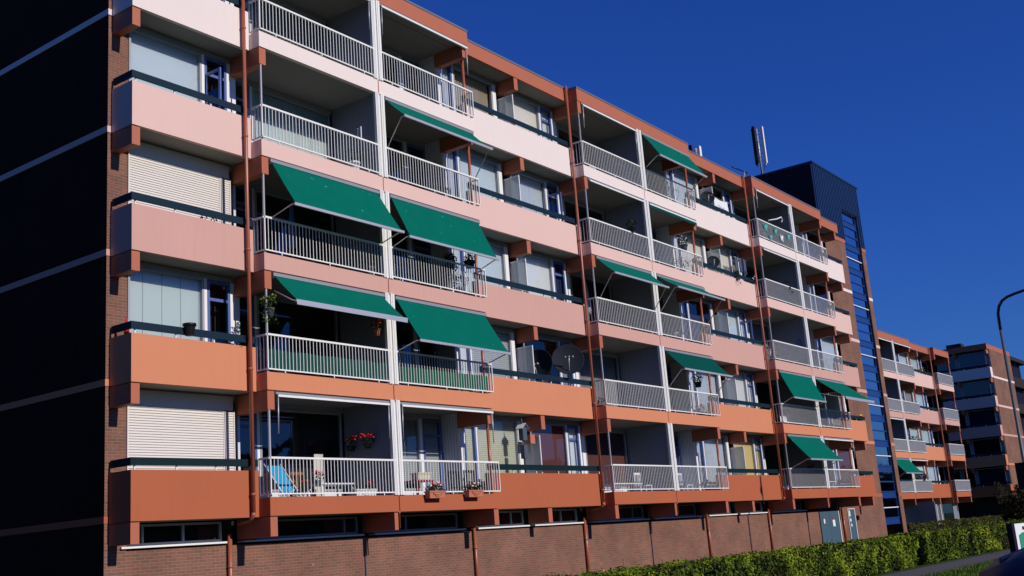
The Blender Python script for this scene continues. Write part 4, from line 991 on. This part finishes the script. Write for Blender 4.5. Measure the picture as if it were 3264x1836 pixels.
for k in range(4):
    balcony_solid(blk, x0_, b1, k)
    unit_a_right(blk, b2, k, dict(w='mint' if k % 2 else 'pale', d='curtain')); unit_a_left(blk, b1, k, dict(w=['white', 'mint', 'beigec', 'pale'][k], d='curtain'))
    unit_b1(blk, b1, k, {}); unit_b2(blk, b1, k, {}); partition(blk, b1, k); unit_b1(blk, b2, k, {})
    balcony_railed(blk, b1, b1+4.09, k, True, False, mesh=True); balcony_railed(blk, b1+4.125, b1+8.17, k, False, True, mesh=True, rx1=b1+8.2)
    balcony_solid(blk, b1+8.171, b2, k); balcony_railed(blk, b2, b2+4.1, k, True, True, mesh=True, sideR=2.4)
    MB().tube([(b1+8.13, .22, FLOOR(k)), (b1+8.13, .22, CEIL(k)-.435)], .045, 8).build('column', M['pipe'], blk)
    MB().tube([(b2+4.05, .1, FLOOR(k)), (b2+4.05, .1, CEIL(k)-.435)], .045, 8).build('column', M['pipe'], blk)
    MB().box(b2+4.0, b2+4.05, 1.0, 2.4, FLOOR(k), CEIL(k)).build('end_wall', M['interior'], blk)
for k in range(5):
    for b in (b1, b2):
        beam(blk, b+.01, .02, k)
        if b == b1: beam(blk, b+7.9, .02, k); beam(blk, b+10.98, YA+.02, k)
    beam(blk, b2+3.85, .02, k)
    if k == 0: beam(blk, b1+3.93, .02, k, .13)
    # stub beams that look past the end wall
    if k > 0: MB().box(b2+4.12, b2+4.9, 1.3, 1.5, UND+H*k-.43, UND+H*k).build('support_beam', M['terra'], blk)
fascia(blk, x0_, b1-.002, YA, Z2-.012, False, False); fascia(blk, b1, b1+8.17, 0, Z2-.012, yb=YA+.5); fascia(blk, b1+8.173, b2-.002, YA, Z2-.012, False, False); fascia(blk, b2, b2+4.1, 0, Z2-.012, yb=YA+1.5)
drainpipe(blk, b2-.235, .27, 1.9, Z2+.5, .045)
drainpipe(blk, b1+4.107, .02, UND-.4, Z2, .02, name='joint_pipe')
# glazed ground floor
for x, w, fr, bl in ((17.2, 3.0, 'greyfr', None), (20.9, 2.4, 'greyfr', None), (24.45, 1.7, 'white', 'mint'), (26.6, 2.2, 'greyfr', 'pale'), (29.0, 1.0, 'white', 'gcurtain'), (30.3, 3.0, 'greyfr', None)):
    window(blk, x, x+w, .12, 2.45, 1.2, bl, fr, .07, .95, name='ground_window')
m = MB()
for a, c in ((x0_, 17.2), (20.2, 20.9), (23.3, 24.45), (26.15, 26.6), (28.8, 29.0), (30.0, 30.3), (33.3, xe_)): m.box(a, c, 1.18, 1.3, 0, UND)
m.build('ground_floor_wall', M['partition'], blk)
MB().box(b1+4.04, b1+4.14, -1.2, 1.18, 0, 2.3).build('garden_partition', M['partition'], blk)
awning(b1+.22, b1+3.9, CEIL(0)-.07, -.8, 4.25, 'distant green awning on the lowest balcony of the lower block', (3.85, -.02), T=T2)
for (b, s_, k, lab) in ((b1, 0, 1, 'distant rolled-in awning in pale case, second row of the lower block'), (b1, 1, 3, 'distant rolled-in awning in pale case under the roof of the lower block, second bay'), (b1, 0, 3, 'distant rolled-in awning in pale case under the roof of the lower block, first bay'), (b1, 1, 0, 'distant rolled-in awning on the lowest row of the lower block, beside the green one')):
    rolled(b+(4.3 if s_ else .22), b+(8.1 if s_ else 3.9), CEIL(k)-.07, lab, T=T2)
dish((b1+6.3, .15, 4.1), .42, big, 'grey satellite dish on the lowest railed balcony of the lower block', T=T2, mat='dish', base=FLOOR(0))
plant('potted_plant', (b1+7.4, .6, FLOOR(1)), 'tall leafy plant filling a second row balcony of the distant lower block', r=.2, h=.7, spread=.65, n=200, size=.14, leafm='darkleaf', T=T2)
plant('potted_plant', (b1+11.9, .5, PTOP+3*H-.1), 'yellow flowers above the top parapet of the distant lower block', r=.16, h=.2, spread=.3, n=50, size=.1, flowers=('yellowfl', 22), T=T2)

# ================================================================== WING (far, facade turned away from the sun)
# block space -> world: local -y becomes world -x, local +x becomes world -y
X0W, YW = 110.5-YA-.0, 6.3
T3 = Matrix.Translation((X0W, YW+16.34, 0)) @ Matrix.Rotation(-PI/2, 4, 'Z')
wing = thing('apartment_block', (0.3, 1.1, 0), 'farthest five-row block with shaded balconies and a sunlit brick gable', 'apartment building', None, T3)
bw = 16.34-0.0      # local x where the gable end stands (world y = 6.3)
LX = 16.34
MB().box(0, LX-.05, 1.5, 9.3, 0, ZR).build('inner_wall', M['interior'], wing)
MB().box(LX-.05, LX, 1.15, 9.3, 0, ZR).build('gable_wall', M['brick'], wing)
for k in range(5):
    MB().box(LX+.001, LX+.03, 1.1, 9.32, UND+H*k, UND+H*k+.2).build('string_course', LV[k], wing)
    balcony_solid(wing, LX-5.9, LX, k, right=1.15); balcony_railed(wing, LX-10, LX-5.95, k, False, True, sideR=YA+.2)
    z0, zt = FLOOR(k), CEIL(k)-.12
    window(wing, LX-2.9, LX-.4, z0+.45, zt, 1.1, 'bluecurt' if k % 2 == 0 else None, 'greyfr', .06, .9)
    window(wing, LX-4.2, LX-3.1, z0+.1, zt, 1.1, None, 'greyfr', .07, name='balcony_door'); window(wing, LX-5.8, LX-4.4, z0+.45, zt, 1.1, 'gcurtain' if k == 4 else None, 'greyfr', .06)
    MB().box(LX-10, LX-.05, 1.16, 1.3, z0, z0+.45).box(LX-.4, LX-.05, 1.1, 1.3, z0, CEIL(k)).box(LX-3.1, LX-2.9, 1.1, 1.3, z0, CEIL(k)).box(LX-4.4, LX-4.2, 1.1, 1.3, z0, CEIL(k)).build('facade_wall', M['partition'], wing)
for k in range(1, 6):
    beam(wing, LX-.3, YA+.02, k); beam(wing, LX-6.1, .02, k); beam(wing, LX-3.2, YA+.02, k)
fascia(wing, LX-5.94, LX, YA, ZR-.012, False, True); fascia(wing, LX-14, LX-5.95, 0, ZR-.012, False, True, yb=YA+.5)
MB().box(LX-.1, LX+.02, 1.1, 9.32, ZR-.005, ZR+.46).build('roof_fascia', M['terra'], wing)
MB().box(LX-14, LX-.1, .4, 9.3, ZR+.001, ZR+.35).build('roof', M['roofing'], wing)
MB().box(LX-3.8, LX-2.4, .9, 2.0, ZR+.35, ZR+.95).build('chimney', M['interior'], wing)
MB().box(LX-1.5, LX-1.5+.6, 9.3, 17.5, 0, ZR+.2).box(LX-6, LX-1.5, 9.3, 17.5, 0, ZR).build('stair_core', M['boxdark'], wing)  # rear part and its balconies: shade put into near-black colour
m = MB()
for k in range(6): m.box(LX-1.6, LX-.3, 9.8, 17.9, UND+H*k-.1 if k else 2.4, UND+H*k+.9 if k < 5 else ZR+.3)
m.build('rear_balcony', M['interior'], wing)

# ================================================================== GROUND
def sheet(name, x0, x1, y0, y1, z, mat, kind='structure'):
    o = MB().quad((x0, y0, z), (x1, y0, z), (x1, y1, z), (x0, y1, z)).build(name, mat); o['kind'] = kind; return o
sheet('ground', -600, 900, -700, 900, -.03, M['grassbase'])
sheet('garden_ground', 5, 130, -7.0, 1.1, -.004, M['soil'])
MB().box(-60, 125, -9.25, -8.0, -.03, 0.0).build('footpath', M['path'])['kind'] = 'structure'
MB().box(-60, 125, -9.33, -9.25, -.03, .012).box(-60, 125, -8.0, -7.94, -.03, .012).build('path_edging', M['asphalt'])['kind'] = 'structure'
MB().box(-100, 400, -24, -13.2, -.12, -.10).build('road', M['asphalt'])['kind'] = 'structure'
MB().box(-100, 400, -13.2, -13.05, -.12, .02).build('kerb', M['path'])['kind'] = 'structure'
# grass blades on the verge that the picture shows
m = MB()
for _ in range(15000):
    x = 24+34*random.random()**1.3; y = random.uniform(-12.9, -9.35); h = random.uniform(.03, .085); a = random.uniform(0, PI); w = .012
    dx, dy = math.cos(a)*w, math.sin(a)*w; lx, ly = random.gauss(0, .02), random.gauss(0, .02)
    m.face([(x-dx, y-dy, -.03), (x+dx, y+dy, -.03), (x+lx, y+ly, h)])
m.build('verge_grass', M['grassblade'])['kind'] = 'stuff'

# hedges
def hedge(x0, x1, y0, y1, h, n, mat, label, size=.075, shadow_dents=(), rough=.07):
    t = thing('hedge', ((x0+x1)/2, (y0+y1)/2, 0), label, 'hedge')
    c = MB(); nx = int((x1-x0)/.5); 
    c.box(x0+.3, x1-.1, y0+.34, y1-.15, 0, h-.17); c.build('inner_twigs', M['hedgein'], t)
    m = MB()
    def off(x, z): return .07*math.sin(x*2.3+z*3)+.05*math.sin(x*5.1-z*4)
    for _ in range(int(n*1.5)):
        r = random.random(); x = x0+(x1-x0)*random.random()
        dent = 0  # leaves set inward to imitate bands of cast shadow
        for gx, gw in shadow_dents:
            if abs(x-gx) < gw: dent = .28
        if r < .62:
            z = random.uniform(.0, h-.02); y = y0+.06+off(x, z)+abs(random.gauss(0, rough*1.3))+dent; nr = (0, -1, .35)
        elif r < .92:
            y = random.uniform(y0+.05, y1-.05); z = h-.03+off(x, y)*.5+random.uniform(-rough, .02)-dent*.5; nr = (0, -.3, 1)
        else:
            y = random.uniform(y0, y1); x = x0+random.uniform(0, .1); z = random.uniform(0, h); nr = (-1, 0, .2)
        m.leaf((x, y, z), size*random.uniform(.7, 1.4), nr, .6)
    for _ in range(n//110):       # stray shoots
        x = x0+(x1-x0)*random.random(); zt = h+random.uniform(.02, .12); y = random.uniform(y0, y1)
        for q in range(4): m.leaf((x+random.gauss(0, .02), y, h-.05+(zt-h+.05)*q/3), size*.7, (0, -1, .3))
    m.build('foliage', M[mat], t)
    return t
hedge(15.5, 36.4, -7.5, -6.3, .95, 17000, 'hedge', 'clipped green hedge along the footpath, its near half', .075)
hedge(36.9, 60.5, -7.5, -6.3, .97, 12500, 'hedge', 'clipped green hedge along the footpath, far half toward the white sign', .09, shadow_dents=((42.5, .6), (49, .5)))
hedge(62.9, 84.0, 1.1, 2.2, 1.02, 6000, 'hedgeb', 'low brownish hedge in front of the lower block', .11, rough=.04)
hedge(60.8, 80.0, -3.8, -2.8, .8, 3500, 'hedgeb', 'dull olive hedge between the green hedge and the lower block', .11)
t = thing('stake', (21.0, -6.0, 0), 'thin brown wooden stake just above the hedge top', 'stake')
MB().tube([(20.85, -6.0, 0), (20.82, -6.0, 1.13)], [.022, .012], 6).build('pole', M['wood'], t)

# conifer by the far hedge
def conifer(c, h, r, n, label, mat='conifer', size=.22):
    t = thing('conifer', c, label, 'tree'); x, y, z = c
    MB().tube([(x, y, z), (x+.1, y, z+h*.9)], [.12, .03], 8).build('trunk', M['bark'], t)
    m = MB()
    plumes = [(random.uniform(-1, 1)*r*.8, random.uniform(-1, 1)*r*.8, random.uniform(.65, 1.0)) for _ in range(14)]
    for _ in range(n):
        px, py, ph = random.choice(plumes); q = random.random(); zz = z+.15+h*ph*q
        rr = r*.38*(1-q)**.6+.05
        m.leaf((x+px*(.4+.6*q)+random.gauss(0, rr*.5), y+py*(.4+.6*q)+random.gauss(0, rr*.5), zz), size*random.uniform(.6, 1.3), (px, py, 1.2), .3)
    m.build('crown', M[mat], t); return t
conifer((67.0, -4.2, 0), 3.0, 1.9, 5200, 'dark bushy conifer behind the white sign, before the far block', size=.24)
def tree(c, h, r, n, label, size=.35, mat='darkleaf', group=None, squash=1.0):
    t = thing('tree', c, label, 'tree', group); x, y, z = c
    m = MB(); m.tube([(x, y, z), (x+.1, y+.05, z+h*.35), (x-.05, y, z+h*.75)], [.16*h/8, .12*h/8, .04], 8)
    cl = []
    for i in range(9):
        a = random.uniform(0, 2*PI); q = random.uniform(.2, .8)*r; zz = z+h*random.uniform(.5, .9); e = (x+math.cos(a)*q, y+math.sin(a)*q, zz)
        m.tube([(x, y, z+h*random.uniform(.3, .55)), ((x+e[0])/2, (y+e[1])/2, zz-.3), e], [.05, .035, .012], 6); cl.append((e, r*random.uniform(.35, .6)))
    m.build('trunk', M['bark'], t)
    c_ = MB()
    for _ in range(n):
        e, rr = random.choice(cl); d = Vector((random.gauss(0, 1), random.gauss(0, 1), random.gauss(0, 1))).normalized()*rr*random.uniform(.3, 1.05)
        c_.leaf((e[0]+d.x, e[1]+d.y, min(z+h, e[2]+d.z*.8)), size*random.uniform(.6, 1.3), d)
    c_.build('crown', M[mat], t); return t
tree((138, 5.0, 0), 15.0, 4.5, 2600, 'dark leafy tree rising beyond the farthest gable', .5)
def unseen_treeline(p0, p1, h, n, size, wob=1.0):
    """unseen row of trees built as one mass, from p0 to p1"""
    m = MB(); p0 = Vector(p0); p1 = Vector(p1); d = p1-p0; L_ = d.length; nn = Vector((-d.y, d.x, 0)).normalized()
    top = lambda s_: h + wob*(.6*math.sin(s_*.37)+.5*math.sin(s_*.93+1)+.3*math.sin(s_*2.1))
    for _ in range(n):
        s_ = random.random()*L_; q = p0+d*(s_/L_)+nn*random.gauss(0, .7)
        m.leaf((q.x, q.y, random.random()**.6*top(s_)), size*random.uniform(.6, 1.4), tuple(nn*random.choice((-1, 1))+Vector((0, 0, .4))))
    a, b = p0+nn*.35, p1+nn*.35; c, e = p0-nn*.35, p1-nn*.35; hh = h-1.6*wob
    for q in ((a, b), (e, c), (c, a), (b, e)): m.quad((q[0].x, q[0].y, -.1), (q[1].x, q[1].y, -.1), (q[1].x, q[1].y, hh), (q[0].x, q[0].y, hh))
    m.quad((a.x, a.y, hh), (b.x, b.y, hh), (e.x, e.y, hh), (c.x, c.y, hh))
    o = m.build('unseen_treeline', M['darkleaf']); o['kind'] = 'stuff'; return o
unseen_treeline((28, -31, 0), (215, -31, 0), 8.4, 9000, .9)
unseen_treeline((-11, -6, 0), (-11, 62, 0), 15, 6000, 1.2)  # added out of view to keep sky light off the gable
unseen_treeline((104.5, 15, 0), (100, 60, 0), 13.2, 4000, 1.1)  # added out of view to block sky light from the wing facade

# ================================================================== lamp post
t = thing('street_lamp', (42.2, -9.7, 0), 'tall slim grey street lamp with curved arm beside the footpath', 'street lamp')
LXp, LYp = 42.8, -9.6
MB().tube([(LXp, LYp, 0), (LXp, LYp, 1.2), (LXp, LYp, 1.25), (LXp, LYp, 7.95)], [.09, .088, .07, .05], 12).build('pole', M['pole'], t)
pts = [(LXp, LYp, 7.9), (LXp, LYp, 8.2), (LXp, LYp-.01, 8.5), (LXp, LYp-.08, 8.76), (LXp, LYp-.22, 8.95), (LXp, LYp-.42, 9.06), (LXp, LYp-.7, 9.13), (LXp, LYp-1.1, 9.20), (LXp, LYp-1.7, 9.28)]
MB().tube(pts, [.056, .055, .055, .055, .054, .053, .052, .05, .045], 12).build('arm', M['poledark'], t)
m = MB(); m.lathe((LXp, LYp-1.65, 9.27), [(.05, 0), (.10, .12), (.13, .35), (.09, .6), (.03, .7)], 12, (0, -1, .12)); m.build('lamp_head', M['poledark'], t)
for o_ in t.children: pass
t = thing('signal_box', (LXp, LYp, 2.2), 'dark upright box strapped to the lamp post', 'box')
MB().box(LXp-.27, LXp-.08, LYp-.3, LYp+.27, 2.15, 3.08).box(LXp-.29, LXp-.27, LYp-.26, LYp+.23, 2.2, 3.03).build('case', M['boxdark'], t)
MB().box(LXp-.03, LXp+.03, LYp-.1, LYp+.09, 2.95, 3.0).box(LXp-.03, LXp+.03, LYp-.1, LYp+.09, 2.3, 2.35).build('strap', M['alu'], t)

# ================================================================== sign
t = thing('sign_board', (11.7, -16.4, 0), 'white notice board with a green panel just above the navy car roof', 'sign')
def sg(u, z, o=0.0):      # board runs away from the camera, its face to the road
    return (11.7+1.5*u-.3*o, -16.0-.5*u-.95*o, z)
def slab(m, u0, u1, z0, z1, o0, o1):
    P8 = [sg(u0, z0, o0), sg(u1, z0, o0), sg(u1, z0, o1), sg(u0, z0, o1), sg(u0, z1, o0), sg(u1, z1, o0), sg(u1, z1, o1), sg(u0, z1, o1)]
    i = len(m.v); m.v += P8
    for q in ((0,1,2,3),(7,6,5,4),(0,4,5,1),(1,5,6,2),(2,6,7,3),(3,7,4,0)): m.f.append(tuple(i+k for k in q)); m.fm.append(0); m.sm.append(False)
    return m
slab(MB(), 0, 1, .85, 1.43, -.03, 0).build('board', M['whitefl'], t)
m = MB(); m.face([sg(.05, .95, .004), sg(.95, .95, .004), sg(.95, 1.345, .004), sg(.09, 1.345, .004), sg(.05, 1.32, .004)][::1]); m.build('green_panel', M['signgreen'], t)
m = MB(); m.face([sg(.35, 1.0, .007), sg(.9, 1.0, .007), sg(.9, 1.2, .007), sg(.5, 1.26, .007)]); m.build('blue_picture', M['signblue'], t)
slab(MB(), -.03, .0, 0, 1.44, -.04, .02).build('post', M['boxdark'], t)
slab(MB(), 1.0, 1.03, 0, 1.44, -.04, .02).build('post', M['boxdark'], t)
m = MB()
for i, (w, h) in enumerate(((.02, .03), (.016, .018), (.02, .018), (.016, .018), (.014, .018), (.02, .018), (.012, .03), (.018, .018))): slab(m, .1+.035*i, .1+.035*i+w, 1.37, 1.37+h, .001, .005)
m.build('lettering', M['ink'], t)

# ================================================================== car (rear toward the camera, roof and rail just in frame)
def car():
    cx, cy = 5.15, -17.94     # rear end x, centre line y
    t = thing('parked_car', (cx+2.1, cy, -.1), 'navy blue parked estate car with roof rails at the road side', 'car')
    L_ = 4.3
    st_ = [ # x, half-width low, half-width belt, z_bottom, z_belt, roof half-width, roof z
        (0.0, .74, .76, .32, .84, None, None), (.10, .82, .84, .24, .90, .60, 1.08), (.26, .85, .87, .20, .92, .66, 1.38), (.48, .86, .88, .2, .93, .69, 1.475),
        (.9, .87, .89, .2, .94, .71, 1.51), (1.6, .87, .89, .2, .94, .72, 1.525), (2.2, .87, .89, .2, .94, .71, 1.515), (2.75, .87, .89, .2, .93, .66, 1.40), (3.25, .87, .88, .2, .92, .70, 1.06), (3.4, .86, .87, .2, .90, None, None), (4.0, .82, .83, .22, .80, None, None), (4.3, .66, .68, .3, .64, None, None)]
    m = MB(); rows = []
    for (x, wl, wb, zb, zt, wr, zr) in st_:
        if wr is None: wr, zr = wb*.9, zt+.02
        pr = [(-wl*.95, zb), (-wl, zb+.12), (-wb, (zb+zt)/2), (-wb*.985, zt), (-(wr+.04), zr-.07 if zr > zt+.1 else zr-.008), (-wr*.8, zr-.012 if zr > zt+.1 else zr), (0, zr+.012)]
        pr = pr + [(-a, b) for a, b in reversed(pr[:-1])]
        rows.append([(cx+x, cy+a, b-.1) for a, b in pr])
    n = len(rows[0])
    base = len(m.v)
    for r_ in rows: m.v += r_
    for i in range(len(rows)-1):
        for j in range(n-1):
            a = base+i*n+j; m.m = 0
            glassy = (j in (3, n-5) and 1 <= i <= 7) or (i == 1 and 4 <= j <= n-6) or (i in (6, 7) and 4 <= j <= n-6)
            m.f.append((a, a+n, a+n+1, a+1)); m.fm.append(1 if glassy else 0); m.sm.append(True)
    m.f.append(tuple(base+k for k in range(n))); m.fm.append(0); m.sm.append(False)
    m.f.append(tuple(base+(len(rows)-1)*n+k for k in reversed(range(n)))); m.fm.append(0); m.sm.append(False)
    body = m.build('body', [M['carpaint'], M['carglass']], t)
    for sy in (-1, 1):
        MB().tube([(cx+.45, cy+sy*.6, 1.32), (cx+.6, cy+sy*.655, 1.355), (cx+1.5, cy+sy*.675, 1.385), (cx+2.3, cy+sy*.65, 1.37), (cx+2.45, cy+sy*.62, 1.34)], .011, 8).build('roof_rail', M['carpaint'], t)
        MB().box(cx-.01, cx+.12, cy+sy*.62-.1, cy+sy*.62+.1, .55, .74).build('tail_lamp', M['lightred'], t)
        MB().box(cx+2.5, cx+2.62, cy+sy*.88, cy+sy*1.05, .78, .92).build('wing_mirror', M['carpaint'], t)
        for wx in (.75, 3.45):
            w = MB().lathe((cx+wx, cy+sy*.66, .2), [(.12, 0), (.28, 0), (.31, .03), (.31, .17), (.28, .2), (.2, .2)], 24, (0, sy, 0)).build('wheel', M['tyre'], t)
            MB().lathe((cx+wx, cy+sy*.845, .2), [(.05, .03), (.2, .015), (.21, 0)], 20, (0, sy, 0)).build('rim', M['alu'], w)
    MB().box(cx-.03, cx+.0, cy-.26, cy+.26, .52, .63).build('number_plate', M['yellow'], t)
    MB().box(cx-.09, cx+.02, cy-.72, cy+.72, .22, .46).build('bumper', M['carpaint'], t)
car()

# ================================================================== camera, light, world
Ry, Rp, Rr = 0.9445, 0.2277, -0.0764
cy_, sy_, cp_, sp_ = math.cos(Ry), math.sin(Ry), math.cos(Rp), math.sin(Rp)
fw = Vector((sy_*cp_, cy_*cp_, sp_)); rt = Vector((cy_, -sy_, 0)); up = rt.cross(fw)
c_, s_ = math.cos(Rr), math.sin(Rr)
r2 = rt*c_ + up*s_; u2 = -rt*s_ + up*c_
cam = bpy.data.cameras.new('camera'); co = bpy.data.objects.new('camera', cam); COL.objects.link(co)
mw = Matrix(((r2.x, u2.x, -fw.x, 0), (r2.y, u2.y, -fw.y, -18.6908), (r2.z, u2.z, -fw.z, 1.6), (0, 0, 0, 1)))
co.matrix_world = mw
cam.sensor_width = 36; cam.lens = 36*3516.3/3264; cam.clip_end = 3000; cam.clip_start = .05
scene.camera = co
SD = Vector((-.03, 1, -.53)).normalized()      # direction the sunlight travels
sun = bpy.data.lights.new('sun', 'SUN'); sun.energy = 5.0; sun.angle = math.radians(.5); sun.color = (1, .955, .9)
so = bpy.data.objects.new('sun', sun); COL.objects.link(so); so.rotation_euler = SD.to_track_quat('-Z', 'Y').to_euler(); so.location = (0, -30, 40)
w = bpy.data.worlds.new('World'); scene.world = w; w.use_nodes = True
nt = w.node_tree; bg = nt.nodes['Background']
sky = nt.nodes.new('ShaderNodeTexSky'); sky.sky_type = 'NISHITA'; sky.sun_disc = False
sky.sun_elevation = math.asin(-SD.z); sky.sun_rotation = math.atan2(-SD.x, -SD.y)
sky.air_density = 1.35; sky.dust_density = 0.0; sky.ozone_density = 3.6; sky.altitude = 0
hs_ = nt.nodes.new('ShaderNodeHueSaturation'); hs_.inputs['Saturation'].default_value = 1.1
tn = nt.nodes.new('ShaderNodeVectorMath'); tn.operation = 'MULTIPLY'; tn.inputs[1].default_value = (0.33, 0.80, 2.38)
nt.links.new(sky.outputs[0], hs_.inputs['Color']); nt.links.new(hs_.outputs[0], tn.inputs[0]); nt.links.new(tn.outputs[0], bg.inputs[0]); bg.inputs[1].default_value = .05
scene.cycles.diffuse_bounces = 2
vs = scene.view_settings; vs.view_transform = 'Standard'; vs.look = 'None'; vs.exposure = -0.46; vs.gamma = 1
for ob in bpy.data.objects:
    if '_o' in ob: del ob['_o']
